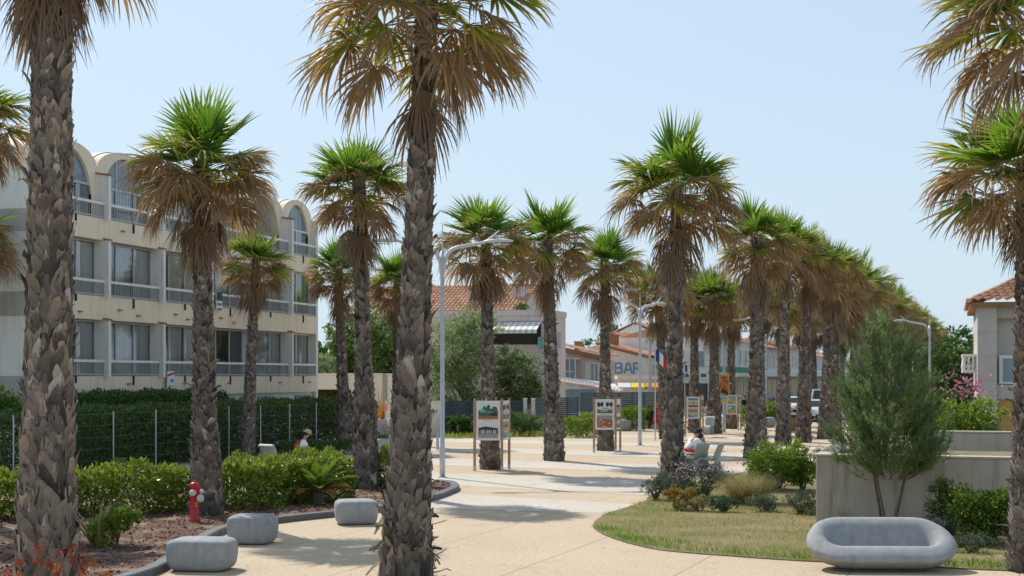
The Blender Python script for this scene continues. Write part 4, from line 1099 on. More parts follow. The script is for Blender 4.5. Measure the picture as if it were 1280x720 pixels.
# bougainvillea and lime bushes on the terrace
def on(px, Y, z=0): return at(px, Y, z)
t = shrub('bougainvillea', 'dark bougainvillea with magenta blossom left of the stone house', 'shrub', on(1192, 50), 1.1, .9, 3.15, 6500, .12, .07, M['leaf'], 41, lobes=8, tone=(.25, .2))
mb = MB(); P = rng.normal(0, 1, (260, 3)) * np.array([.42, .25, .35]) + np.array([.35, -.7, 2.55]); D = rng.normal(size=(260, 3)); D /= np.linalg.norm(D, axis=1)[:, None]; mb.leaves(P, D, .11, .10, rng.uniform(0, .55, 260)); tag(mb.build('blossom', M['flower'], t), kind='stuff')
t = shrub('bougainvillea', 'sparse pink flowering shrub seen through the tamarisk', 'shrub', on(1146, 52), .9, .8, 2.9, 3500, .12, .07, M['leaf'], 42, lobes=8, tone=(.5, .25))
mb = MB(); P = rng.normal(0, 1, (90, 3)) * np.array([.3, .2, .25]) + np.array([0, -.6, 2.2]); D = rng.normal(size=(90, 3)); D /= np.linalg.norm(D, axis=1)[:, None]; mb.leaves(P, D, .10, .09, rng.uniform(.2, .8, 90)); tag(mb.build('blossom', M['flower'], t), kind='stuff')
shrub('lime_shrub', 'large lime green shrub overhanging the terrace wall by the stone house', 'shrub', on(1206, 44), 1.15, .9, 2.75, 6000, .13, .07, M['lime'], 43, lobes=9, tone=(.55, .28), lighttop=.3)
# trees far right
tree('broadleaf_tree', 'green broadleaf tree behind the balcony of the stone house', at(1224, 105), 6.9, 7.0, 2.0, M['leaf'], 5200, .30, .17, 51, group='trees behind the stone house', tone=(.40, .25))
tree('broadleaf_tree', 'lower green tree left of the stone house, beyond the bougainvillea', at(1196, 95), 5.0, 5.2, 1.2, M['leaf'], 4200, .28, .16, 52, group='trees behind the stone house', tone=(.5, .25))
tree('broadleaf_tree', 'small grey green tree below the end of the right palm line', at(1170, 120), 5.2, 6.0, 1.2, M['olive'], 3200, .28, .16, 53, group='trees behind the stone house', tone=(.3, .25))

# trees in the middle distance on the left
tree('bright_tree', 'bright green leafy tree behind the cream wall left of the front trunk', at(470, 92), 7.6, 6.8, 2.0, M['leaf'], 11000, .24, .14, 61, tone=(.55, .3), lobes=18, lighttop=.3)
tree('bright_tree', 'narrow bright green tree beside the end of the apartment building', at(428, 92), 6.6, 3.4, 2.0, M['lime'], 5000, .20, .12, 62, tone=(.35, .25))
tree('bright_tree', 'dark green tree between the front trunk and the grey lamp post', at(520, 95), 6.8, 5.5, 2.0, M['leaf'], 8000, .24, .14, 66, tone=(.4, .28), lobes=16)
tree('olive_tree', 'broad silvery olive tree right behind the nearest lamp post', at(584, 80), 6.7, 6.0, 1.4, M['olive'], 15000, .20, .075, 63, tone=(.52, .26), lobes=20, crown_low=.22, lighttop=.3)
tree('olive_tree', 'lower spreading part of silvery olive foliage over the navy fence by the panel palm', at(640, 79), 4.6, 3.6, 1.2, M['olive'], 8000, .20, .075, 64, tone=(.35, .25), lobes=14, crown_low=.3)
tree('olive_tree', 'pale grey green olive over the cream wall beside the apartments', at(402, 84), 4.5, 3.0, 1.4, M['olive'], 4500, .20, .08, 65, tone=(.6, .25))
for k, (px, Y, h, cw, lab) in enumerate(((770, 170, 8.6, 9, 'green tree rising behind the orange roofed houses, left one'), (815, 175, 8.8, 9, 'green tree rising behind the roof peak near the second lamp'), (860, 180, 8.2, 9, 'green tree behind the trunk of the grey seats palm'))):
    tree('broadleaf_tree', lab, at(px, Y), h, cw, 3, M['leaf'], 4200, .45, .25, 70 + k, group='trees behind the houses', tone=(.5, .25))
# bushes along the foot of the fences
shrub('feathery_bush', 'soft feathery green bush at the foot of the navy fence', 'shrub', gp(652, 545), 1.3, .7, 1.25, 4500, .16, .03, M['leaf'], 81, tone=(.45, .22), lobes=8)
shrub('dark_bush', 'dark spreading bush right of the nearest lamp post at the fence foot', 'shrub', gp(575, 546), 1.0, .6, 1.1, 2600, .16, .06, M['leaf'], 82, tone=(.2, .18))
shrub('dark_bush', 'dark green bush left of the nearest lamp post by the white wall', 'shrub', gp(546, 544), .6, .5, 1.2, 1800, .16, .06, M['dark_hedge'], 83, tone=(.5, .2))
hedge('clipped_bush', 'low rounded clipped bush left of the second photo panel', 'shrub', [at(708, 69), at(742, 70.5)], 1.4, .95, 300, .10, .05, M['hedge'], tone=(.45, .25), topbias=.3)
shrub('yellow_bush', 'yellow green bush behind the clipped bush by the second panel', 'shrub', at(734, 75), .75, .5, 1.35, 2200, .12, .06, M['lime'], 84, tone=(.75, .2))
hedge('clipped_hedge', 'bright clipped hedge between the second panel and the second lamp post', 'hedge', [at(778, 78), at(806, 78)], 1.6, 1.25, 280, .12, .06, M['lime'], tone=(.38, .25), topbias=.3)
shrub('leafy_bush', 'leafy green bush right of the second lamp post', 'shrub', at(812, 81), .7, .6, 1.6, 2400, .13, .06, M['leaf'], 85, tone=(.5, .25))
hedge('clipped_hedge', 'short lime hedge behind the fourth photo panel', 'hedge', [at(926, 84), at(945, 84)], 1.4, 1.2, 240, .12, .06, M['lime'], tone=(.4, .25), topbias=.3)
shrub('leafy_bush', 'dark and lime bush between two trunks beyond the fourth panel', 'shrub', at(966, 86), 1.1, .7, 1.6, 2600, .14, .07, M['lime'], 86, tone=(.35, .25), lighttop=.5)
t = shrub('pink_flower_shrub', 'pale pink flowering shrub before the white wall beside the front trunk', 'shrub', at(483, 57), .65, .5, 1.05, 2000, .08, .02, M['dryplant'], 87, tone=(.5, .2))
mb = MB(); P = rng.normal(0, 1, (420, 3)) * np.array([.4, .3, .14]) + np.array([0, 0, .95]); D = rng.normal(size=(420, 3)); D /= np.linalg.norm(D, axis=1)[:, None]; mb.leaves(P, D, .07, .04, rng.uniform(.6, 1, 420)); tag(mb.build('flowers', M['flower'], t), kind='stuff')
tree('shaped_tree', 'small clipped garden tree before the pale end wall at the left edge', at(6, 41), 2.55, 1.6, 1.5, M['lime'], 2600, .09, .05, 88, tone=(.3, .25), r=.05, crown_low=.72, lobes=8)
# dry verge plants
vp = scatter([tuple(gp(555, 549)[:2]), tuple(gp(735, 545)[:2]), tuple(gp(735, 540)[:2]), tuple(gp(555, 543)[:2])], 2600); n = len(vp)
P = np.column_stack([vp, np.zeros(n)]); D = rng.normal(0, .4, (n, 3)); D[:, 2] = 1; D /= np.linalg.norm(D, axis=1)[:, None]
mb = MB(); mb.leaves(P, D, rng.uniform(.15, .4, n), .05, np.clip(rng.normal(.45, .25, n), 0, 1), mid=.3); tag(mb.build('verge_grass', M['grass']), kind='stuff')
# ------------------------------------------------------------------ street furniture
def superbox(W, D, Hh, e=.34, n=40, m=24):
    mb = MB(); rows = []
    def s(x, p): return math.copysign(abs(x) ** p, x)
    for i in range(m + 1):
        v = -math.pi / 2 + math.pi * i / m; row = []
        for j in range(n + 1):
            u = 2 * math.pi * j / n
            x = W / 2 * s(math.cos(v), e) * s(math.cos(u), e); y = D / 2 * s(math.cos(v), e) * s(math.sin(u), e); z = Hh / 2 * s(math.sin(v), e * 1.1)
            k = 1 - .07 * max(0, -z / Hh * 2) ; row.append((x * k, y * k, z + Hh / 2))
        rows.append(row)
    mb.grid(rows); return mb
def stone_stool(px, py, W, Hh, D, rz, label, group='rounded stone stools by the kerb'):
    p = gp(px, py); Y = p.y + D * .45
    o = superbox(W, D, Hh).build('stone_stool', M['concrete_seat'], smooth=True)
    o.location = ((px - HX) * Y / F, Y, 0.0); o.rotation_euler.z = rz
    tag(o, label, 'stool', group); return o
stone_stool(253, 716, 1.0, .50, .72, R(-8), 'rounded grey stone stool nearest the camera by the dark kerb')
stone_stool(316, 682, .82, .52, .74, R(-6), 'rounded grey stone stool in the middle, beside the red hydrant')
stone_stool(445, 657, .86, .50, .74, R(12), 'rounded grey stone stool left of the foot of the tallest palm')
stone_stool(779, 539, 1.0, .62, .8, 0, 'small far stone block behind the second photo panel', 'far stone blocks')
stone_stool(957, 534.5, 1.1, .6, .8, 0, 'small far stone block left of the dark trunk behind the round bush', 'far stone blocks')

def oval_bench(loc, rz, label):
    a, Rr = .60, .345
    sec = [(-.20, .05), (-.04, .05), (.06, .085), (.145, .17), (.195, .28), (.205, .38), (.18, .47), (.13, .535), (.06, .57), (-.01, .57), (-.07, .54), (-.12, .48), (-.155, .39), (-.18, .29), (-.21, .22), (-.26, .19)]
    mb = MB(); rows = []; N = 72
    def ring(d):
        pts = []
        r = Rr + d; per = 4 * a + 2 * math.pi * Rr
        for k in range(N + 1):
            s_ = per * (k % N) / N
            if s_ < 2 * a: pts.append((-a + s_, -r))
            elif s_ < 2 * a + math.pi * Rr:
                t = (s_ - 2 * a) / Rr; pts.append((a + r * math.sin(t), -r * math.cos(t)))
            elif s_ < 4 * a + math.pi * Rr: pts.append((a - (s_ - 2 * a - math.pi * Rr), r))
            else:
                t = (s_ - 4 * a - math.pi * Rr) / Rr; pts.append((-a - r * math.sin(t), r * math.cos(t)))
        return pts
    fl = None
    for d, z in sec:
        row = []
        for x, y in ring(d * .95):
            k = max(0, (z - .12)) / .44
            zz = z + k * (-.01 + .27 * y / .54)
            lf = max(0, (abs(x) - .42) / .68); zz += .13 * lf * lf * max(0, 1 - z / .57)
            row.append((x * (1 + .02 * k), y + .10 * k * (y > 0) * (y / .5), zz - .03 * lf * lf * k))
        rows.append(row)
    mb.grid(rows)
    row = rows[-1][:-1]
    mb.add(row, [tuple(range(len(row)))])
    t = thing('oval_bench', label, 'bench', loc, rz)
    mb.build('shell', M['concrete_seat'], t, smooth=True)
    mb = MB(); mb.box(-.62, .62, -.20, .22, 0, .052); mb.build('plinth', M['kerb'], t)
    return t
oval_bench(at(1102, 22.05), R(-2), 'large oval hollow stone bench on the paving before the garden wall')

# hydrant
hp = gp(243, 657); t = thing('fire_hydrant', 'red fire hydrant with pale caps standing in the bed by the kerb', 'hydrant', (hp.x, hp.y, .08), R(20))
mb = MB(); mb.lathe([(.12, 0), (.125, .02), (.125, .05), (.10, .06), (.098, .10), (.088, .12), (.086, .62), (.092, .64), (.092, .66), (.098, .67), (.10, .74), (.096, .755), (.075, .78), (.04, .79)], 24); mb.build('body', M['red'], t, smooth=True)
mb = MB(); mb.lathe([(.028, .785), (.028, .815), (.02, .82)], 6); mb.build('operating_nut', M['red'], t)
for ang, zz, rr, ln in ((-1.95, .585, .062, .10), (-.75, .47, .075, .11), (-.2, .60, .045, .10)):
    rot = Matrix.Rotation(ang, 4, 'Z') @ Matrix.Translation((.075, 0, zz)) @ Matrix.Rotation(R(90), 4, 'Y')
    mb = MB(); mb.lathe([(rr * .8, 0), (rr * .8, ln * .3)], 16, M=rot); o = mb.build('outlet', M['red'], t, smooth=True)
    mb = MB(); mb.lathe([(rr, ln * .3), (rr * 1.06, ln * .35), (rr * 1.06, ln * .8), (rr * .85, ln), (rr * .3, ln * 1.02)], 16, M=rot); mb.lathe([(rr * .22, ln), (rr * .22, ln * 1.3)], 6, M=rot); mb.build('outlet_cap', M['cap'], o)
mb = MB(); lt = Matrix.Rotation(-1.25, 4, 'Z') @ Matrix.Translation((.09, 0, .3))
for x0, x1, z0, z1 in ((-.025, .025, .085, .1), (-.025, -.01, .0, .1), (-.025, .025, 0, .015), (.01, .025, .0, .04), (.01, .025, .065, .1)):
    mb.box(-.004, .004, x0, x1, z0, z1, M=lt)
mb.build('number_mark', M['yellow'], t)
mb = MB(); mb.lathe([(.17, -.10), (.17, .008)], 16); mb.build('base_flange', M['kerb'], t)

# grey moulded seats
def moulded_seat(loc, rz, label, w=.52, hgt=.92, group='grey moulded seats', back=True):
    t = thing('moulded_seat', label, 'seat', loc, rz, group)
    prof = [(.46, .0), (.44, .22), (.38, .38), (.30, .42), (.10, .40), (-.06, .40), (-.14, .48), (-.20, .64), (-.27, .80), (-.31, hgt)]
    if not back: prof = prof[:6]
    rows = []; rows2 = []
    for y, z in prof:
        r, r2 = [], []
        for k in range(9):
            u = -1 + k / 4; e = .02 * u * u
            r.append((u * w / 2, y + (e if z > .45 else 0), z + (.03 * u * u if z < .45 and z > .3 else -.02 * u ** 4 if z > .85 else 0)))
        rows.append(r)
    mb = MB(); mb.grid(rows); o = mb.build('shell', M['plastic_grey'], t, smooth=True)
    s = o.modifiers.new('solid', 'SOLIDIFY'); s.thickness = .045; s.offset = -1
    mb = MB(); mb.box(-w / 2 + .03, w / 2 - .03, -.22, .02, 0, .05); mb.box(-w / 2 + .05, w / 2 - .05, -.18, -.10, .05, .38); mb.build('pedestal', M['plastic_grey'], t, bevel=.01)
    return t
moulded_seat(gp(872, 591), R(35), 'nearer grey moulded seat seen from behind, squarer back, by the seats palm')
moulded_seat(gp(892, 592) + Vector((0, .1, 0)), R(62), 'taller reclined grey moulded seat right of its twin')
moulded_seat(gp(861, 583) + Vector((0, .1, 0)), R(-48), 'low backless grey seat carrying the bending person in red shorts', back=False)
moulded_seat(gp(874, 581) + Vector((0, .3, 0)), R(-20), 'low backless grey seat carrying the bending person in the black top', back=False)
moulded_seat(at(341, 45.2), R(-40), 'grey moulded seat behind the hedge under the hatted person', w=.7, hgt=.74)
moulded_seat(at(480, 45), R(160), 'grey moulded seat behind the hedge beside the front trunk', w=.75, hgt=1.0)
moulded_seat(gp(886, 543), R(150), 'pale far moulded seat between the third panel and its neighbouring trunk')

# ------------------------------------------------------------------ photo panels
def photo(w, h, polys):
    "flat print: polygons in 0..1 coordinates, each with a material index"
    mb = MB()
    for i, (mi, pts) in enumerate(polys):
        mb.add([((u - .5) * w, -.0008 * i, v * h) for u, v in pts], [tuple(range(len(pts)))], .5, mi)
    return mb
PM = ['p_sky', 'p_dark', 'p_green', 'p_teal', 'p_sand', 'p_red', 'p_grey', 'p_blue', 'p_orange', 'white']
def rect(a, b, c, d): return [(a, c), (b, c), (b, d), (a, d)]
def blob(cx, cy, rx, ry, n=11, seed=0):
    rg = random.Random(seed); return [(min(1, max(0, cx + rx * math.cos(6.283 * i / n) * rg.uniform(.75, 1.2))), min(1, max(0, cy + ry * math.sin(6.283 * i / n) * rg.uniform(.75, 1.2)))) for i in range(n)]
def pic(kind, seed=0):
    rg = random.Random(seed); P = []
    if kind == 'pavilion':
        P = [(0, rect(0, 1, 0, 1)), (2, rect(0, 1, .2, .55)), (3, rect(.1, .75, .42, .62))] + [(2, blob(rg.uniform(.05, .95), rg.uniform(.5, .75), .09, .12, seed=i)) for i in range(8)] + [(1, blob(.52, .78, .08, .1, seed=3)), (5, rect(0, 1, .0, .2)), (2, blob(.3, .22, .3, .08, seed=9)), (1, blob(.8, .3, .18, .12, seed=2))]
    elif kind == 'arcade':
        P = [(0, rect(0, 1, 0, 1)), (1, [(0, .25), (0, .62), (.35, .72), (1, .6), (1, .25)]), (6, [(0, .0), (0, .25), (1, .25), (1, 0)])]
        for i in range(9): x = .05 + i * .10; P.append((0 if i % 3 else 6, [(x, .27), (x + .055, .27), (x + .055, .46), (x + .028, .52), (x, .46)]))
    elif kind == 'fountain':
        P = [(0, rect(0, 1, 0, 1)), (6, rect(0, 1, 0, .38))] + [(1, blob(x, .72, .12, .2, seed=i)) for i, x in enumerate((.1, .32, .68, .92))] + [(9, blob(.5, .4, .42, .1, 16, 4)), (6, blob(.5, .4, .3, .06, 14, 5)), (1, rect(0, 1, 0, .07)), (1, blob(.15, .2, .12, .06, seed=8)), (1, blob(.8, .18, .16, .06, seed=9))]
    elif kind == 'rows':
        P = [(5, rect(0, 1, 0, 1)), (6, [(0, .8), (1, .62), (1, 1), (0, 1)])]
        for i in range(26): x, y = rg.random() * .9, rg.random() * .7; P.append((rg.choice((0, 1, 9, 4)), [(x, y), (x + .12, y - .05), (x + .13, y - .01), (x + .01, y + .04)]))
    elif kind == 'beach':
        P = [(7, rect(0, 1, .7, 1)), (0, rect(0, 1, .62, .72)), (4, rect(0, 1, 0, .64))] + [(rg.choice((1, 4, 6, 9)), blob(rg.random(), rg.uniform(.2, .6), .06, .05, 7, i)) for i in range(22)] + [(1, rect(0, 1, 0, .14))]
    elif kind == 'bay':
        P = [(6, rect(0, 1, .62, 1)), (5, blob(.5, .72, .5, .1, 12, 3)), (4, rect(0, 1, .4, .62)), (3, [(0, 0), (1, 0), (1, .42), (.5, .3), (0, .46)]), (7, [(0, 0), (.7, 0), (.3, .2), (0, .3)])]
    elif kind == 'map':
        P = [(3, rect(0, 1, 0, 1)), (4, [(0, .3), (.4, .5), (1, .35), (1, 0), (0, 0)]), (4, blob(.5, .7, .3, .15, 12, 2)), (7, rect(0, 1, .88, 1)), (5, blob(.3, .2, .2, .08, 9, 3))]
    else:
        P = [(3, rect(0, 1, .35, 1)), (0, blob(.3, .7, .25, .1, 10, 2)), (8, rect(0, 1, 0, .36)), (4, blob(.6, .2, .3, .1, 10, 4)), (1, blob(.62, .62, .1, .1, 8, 5)), (1, [(.6, .6), (.64, .6), (.58, .3), (.54, .3)])]
    return P
def panel_stand(post_px, base, tops, side, kinds, label, wd):
    p1 = gp(post_px[0], base); p2 = gp(post_px[1], base); p3 = at(post_px[2], p1.y + .92)
    Hp = hz(tops[0], p1.y); zt, zb = hz(tops[1], p1.y), hz(tops[2], p1.y)
    t = thing('photo_panel', label, 'display panel', p1, 0, 'wooden photo panels round the palms')
    q = [Vector((0, 0, 0)), p2 - p1, p3 - p1]
    for v in q:
        mb = MB(); mb.tube([(v.x, v.y, .0), (v.x, v.y, Hp - .03), (v.x, v.y, Hp)], [.045, .045, .03], 10); po = mb.build('post', M['wood'], t, smooth=False)
        mb = MB(); mb.tube([(v.x, v.y, .0), (v.x, v.y, .16)], .049, 10); mb.build('post_shoe', M['galv'], po)
    for bi, (a, b) in enumerate(((q[0], q[1]), (q[1], q[2]))):
        d = b - a; L = d.length; rz = math.atan2(d.y, d.x)
        mb = MB(); mb.box(.05, L - .05, -.012, .012, zb, zt)
        bo = mb.build('board', M['board'], t, loc=(a.x, a.y, 0), rot=(0, 0, rz))
        hh = (zt - zb); w_ = L - .24
        for ki, (z0, h_) in enumerate(((zb + hh * .535, hh * .41), (zb + hh * .06, hh * .41))):
            mb = photo(w_, h_, pic(kinds[(bi * 2 + ki) % len(kinds)], ki + bi * 3))
            mb.build('photo_print', [M[x] for x in PM], bo, loc=(L / 2, -.0135, z0))
        mb = MB(); mb.box(L * .3, L * .7, -.0135, -.0125, zb + hh * .492, zb + hh * .506); mb.build('caption_line', M['p_grey'], bo)
    return t
panel_stand((593.3, 627.3, 636.5), 589, (498, 501, 550.5), .92, ['pavilion', 'arcade', 'fountain', 'bay'], 'nearest photo panel with a green park picture over a long arcade', 30)
panel_stand((742.5, 769.5, 775.3), 566, (496.5, 499, 537), .92, ['fountain', 'rows', 'arcade', 'fountain'], 'second photo panel with a black and white fountain over red rows', 24)
panel_stand((857, 875.5, 878.8), 546.5, (493.5, 496, 523.5), .92, ['beach', 'bay', 'pavilion', 'bay'], 'third photo panel with a sandy beach picture over a blue bay', 18)
panel_stand((906.5, 922.6, 926), 537.5, (492, 494, 518), .92, ['map', 'swimmer', 'bay', 'beach'], 'fourth photo panel with teal pictures beside the yellow banner', 18)

# ------------------------------------------------------------------ street lamps
def street_lamp(loc, rz, sc, label, arms=(1, -1)):
    t = thing('street_lamp', label, 'street lamp', loc, rz, 'curved arm street lamps')
    k = sc
    mb = MB(); mb.tube([(0, 0, 0), (0, 0, .9 * k), (0, 0, .92 * k), (0, 0, 6.1 * k), (0, 0, 6.7 * k)], [.085, .085, .07, .06, .055], 14); mb.build('pole', M['galv'], t, smooth=True)
    mb = MB(); mb.box(-.14, .14, -.14, .14, 0, .025); mb.build('base_plate', M['galv'], t)
    mb = MB(); mb.tube([(0, 0, 6.7 * k), (0, 0, 7.45 * k)], [.03, .012], 8); mb.build('spike', M['palegrey'], t)
    for sx in arms:
        pts = [(.03, 6.0), (.07, 6.35), (.20, 6.66), (.45, 6.80), (.75, 6.86), (1.1, 6.92), (1.32, 7.0), (1.50, 7.14), (1.69, 7.32)]
        rad = [.05, .055, .055, .055, .055, .05, .045, .03, .012]
        pts = smooth_poly(pts, 4); rr = np.interp(np.linspace(0, 1, len(pts)), np.linspace(0, 1, 9), rad)
        mb = MB(); mb.tube([(sx * x, 0, z * k) for x, z in pts], list(rr), 10); a = mb.build('arm', M['palegrey'], t, smooth=True)
        mb = MB(); rows = []
        for i in range(13):
            q = i / 12; x = 1.22 + .88 * q; r = .17 * math.sin(math.pi * (.06 + .90 * q)) ** .65
            rows.append([(sx * x, r * math.cos(6.2832 * j / 16), (6.97 + .02 * q) * k + .55 * r * math.sin(6.2832 * j / 16) * (1.0 if math.sin(6.2832 * j / 16) > 0 else .45)) for j in range(17)])
        mb.grid(rows); hd = mb.build('lamp_head', M['palegrey'], a, smooth=True)
        mb = MB(); mb.box(sx * 1.75 - .22, sx * 1.75 + .22, -.09, .09, 6.90 * k - .012, 6.90 * k + .004); mb.build('lens', M['white'], hd, bevel=.006)
    return t
street_lamp(gp(553, 597), R(4), 1.0, 'nearest two armed grey street lamp, just right of the tallest palm')
street_lamp(gp(800, 557), R(52), .885, 'second two armed street lamp, by the second photo panel')
l3 = street_lamp(gp(905, 540.5), R(-8), .87, 'third street lamp, carrying the yellow banner', arms=(1,))
street_lamp(at(958, 104), R(0), .9, 'far street lamp between the trunks beyond the yellow banner')
street_lamp(at(1014, 150), R(0), .95, 'farthest street lamp, above the white cars')
street_lamp(at(1162, 78), R(8), .86, 'street lamp over the top of the tamarisk, arm pointing left', arms=(-1,))
# banner
lb = gp(905, 540.5); zb, zt = hz(502, lb.y), hz(467, lb.y); wb = 12.2 / F * lb.y
t = thing('banner', 'yellow printed banner strapped to the third street lamp', 'banner', (lb.x, lb.y - .11, zb)); hb = zt - zb
mb = MB(); mb.box(-wb / 2, wb / 2, -.008, .008, 0, hb); bo = mb.build('sheet', M['yellow'], t)
mb = photo(wb * .88, hb * .9, [(8, rect(0, 1, 0, 1)), (4, rect(0, 1, .82, 1)), (5, blob(.5, .9, .45, .07, 12, 3)), (5, [(0, .45), (.4, .75), (1, .6), (1, .8), (.5, .86), (0, .62)]), (1, [(.1, .35), (.5, .6), (1, .35), (.9, .2), (.3, .28)]), (5, [(.3, .5), (1, .28), (1, .36), (.4, .58)]), (3, rect(.1, .55, .2, .27)), (0, rect(0, 1, 0, .18)), (7, rect(.1, .9, .04, .07)), (7, rect(.15, .8, .11, .14))])
mb.build('print', [M[x] for x in PM], bo, loc=(0, -.0095, hb * .05))
mb = MB(); mb.box(-.02, .02, .008, .06, .04, .09); mb.box(-.02, .02, .008, .06, hb - .09, hb - .04); mb.build('bracket', M['galv'], t)
# small posts and bins
bp = gp(547, 562); t = thing('bollard', 'short grey service post left of the nearest lamp post', 'bollard', bp)
mb = MB(); mb.box(-.055, .055, -.05, .05, 0, .62); mb.build('body', M['galv'], t, bevel=.012)
mb = MB(); mb.prism([(-.065, .62), (.065, .62), (.045, .74), (-.02, .76), (-.045, .72)], -.06, .06, 'y'); mb.build('head', M['galv'], t, bevel=.01)
bp = gp(157, 606); t = thing('service_post', 'short white service post with a dark green lid before the long hedge', 'bollard', (bp.x - .15, 39.0, 0))
mb = MB(); mb.tube([(-.06, 0, 0), (-.06, 0, .62)], .035, 8); mb.tube([(.08, 0, 0), (.08, 0, .62)], .025, 8); mb.build('post', M['palegrey'], t)
mb = MB(); mb.box(-.15, .17, -.1, .1, .621, .76); mb.build('lid', M['dark_hedge'], t, bevel=.02)
bp = gp(992, 539.5); t = thing('litter_bin', 'small brown litter bin between two trunks behind the round bush', 'litter bin', bp)
mb = MB(); mb.lathe([(.20, .06), (.24, .1), (.26, .75), (.24, .8)], 12); mb.build('body', M['brown'], t); mb = MB(); mb.lathe([(.27, .80), (.27, .86), (.1, .9)], 12); mb.build('lid', M['black'], t); mb = MB(); mb.tube([(0, 0, 0), (0, 0, .06)], .12, 8); mb.build('foot', M['galv'], t)
# ------------------------------------------------------------------ houses beyond the promenade
def tile_roof(mb, p00, p10, p01, p11, pitch=.30, course=.5, amp=.07):
    "half-round tiles: p00-p10 eave, p01-p11 ridge"
    p00, p10, p01, p11 = map(Vector, (p00, p10, p01, p11))
    nx = max(2, int((p10 - p00).length / pitch)); ny = max(2, int((p01 - p00).length / course))
    nn = (p10 - p00).cross(p01 - p00).normalized()
    if nn.z < 0: nn = -nn
    rg = random.Random(nx * 31 + ny)
    tones = [[min(1, max(0, rg.gauss(.5, .13))) for _ in range(nx)] for _ in range(ny)]
    for j in range(ny):
        v0, v1 = j / ny, (j + 1.12) / ny
        rows = []; tn = []
        for v, up in ((v0, .035), (min(v1, 1), .0)):
            row = []; tr = []
            for i in range(nx * 4 + 1):
                u = i / (nx * 4); a = p00.lerp(p10, u); b = p01.lerp(p11, u)
                row.append(tuple(a.lerp(b, v) + nn * (amp * abs(math.sin(math.pi * i / 4)) * 1.6 + up + .01))); tr.append(tones[j][min(nx - 1, i // 4)])
            rows.append(row); tn.append(tr)
        mb.grid(rows, np.array(tn))
    return mb
def window(parent, face, u0, u1, z0, z1, frame=None, pane='glass', back='dark_room', n=2, shut=None, off=0.0):
    "window on a wall: face 'end' is x=0 looking to -x, 'front' is y=0 looking to -y"
    def B(mb, a, b, d0, d1, c, e):
        if face == 'front': mb.box(a, b, -d1 - off, -d0 - off, c, e)
        else: mb.box(-d1 - off, -d0 - off, a, b, c, e)
    t = .07; mb = MB()
    B(mb, u0, u1, 0, .07, z1 - t, z1); B(mb, u0 - .04, u1 + .04, 0, .12, z0 - .06, z0)
    for k in range(n + 1):
        c = u0 + (u1 - u0) * k / n; c = min(max(c, u0 + t / 2), u1 - t / 2); B(mb, c - t / 2, c + t / 2, .0, .068, z0, z1 - t)
    f = mb.build('window', frame or M['white'], parent)
    mb = MB(); B(mb, u0 + t, u1 - t, .02, .03, z0 + .001, z1 - t); mb.build('pane', M['carglass'] if pane == 'dark' else M['winpale'], f)
    if shut:
        for a, b in ((u0 - (u1 - u0) * .5, u0 - .03), (u1 + .03, u1 + (u1 - u0) * .5)):
            mb = MB(); B(mb, a, b, .01, .05, z0, z1); mb.build('shutter', shut, parent)
    return f
M['winpale'] = mat('pale_glazing', (.22, .30, .33), .12, .15, 1.5, spec=.6)
def house(name, label, px, Y, cat='house', group=None):
    return thing(name, label, cat, at(px, Y), ST_ROT, group)

M['awn'] = mat('awning_stripe', (.58, .53, .46), .9, .05, 5)
# pink house with a shaded terrace
h = house('terrace_house', 'pale pink flat roofed house with a striped awning over its terrace', 687, 88)
Zt = hz(387, 88); Dp = 10.0
mb = MB()
mb.box(0, 3.84, 0, Dp, 0, 4.45); mb.box(0, 3.84, 0, Dp, 6.42, Zt - .35); mb.box(0, 3.84, 0, .55, 4.45, 6.42); mb.box(0, 3.84, 4.7, Dp, 4.45, 6.42); mb.box(2.0, 3.84, .55, 4.7, 4.45, 6.42)
mb.build('wall', M['pink'], h)
mb = MB(); mb.box(-.06, 3.9, -.06, Dp, Zt - .35, Zt); mb.build('parapet', M['pink'], h)
mb = MB(); mb.box(-.03, .05, .56, 4.69, 4.46, 4.95); mb.build('terrace_parapet', M['pink'], h)
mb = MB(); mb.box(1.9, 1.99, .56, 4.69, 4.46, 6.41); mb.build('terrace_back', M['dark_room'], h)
aw = MB(); N = 22
for k in range(N):
    y0, y1 = .5 + 4.2 * k / N, .5 + 4.2 * (k + 1) / N
    aw.add([(-.02, y0, 6.38), (-.02, y1, 6.38), (-1.15, y1, 5.85), (-1.15, y0, 5.85), (-1.15, y0, 5.62), (-1.15, y1, 5.62)], [(0, 1, 2, 3), (3, 2, 5, 4)], .5, k % 2)
aw.build('awning', [M['white'], M['awn']], h)
mb = MB(); mb.box(-.9, -.02, .45, .5, 4.7, 5.4); mb.build('glass_screen', M['p_teal'], h)
window(h, 'front', 1.6, 2.5, 4.7, 5.9); window(h, 'front', 1.6, 2.5, 1.9, 3.1)
mb = MB(); mb.tube([(-.06, -.02, 0), (-.06, -.02, 6.6)], .05, 8); mb.build('downpipe', M['pink'], h)
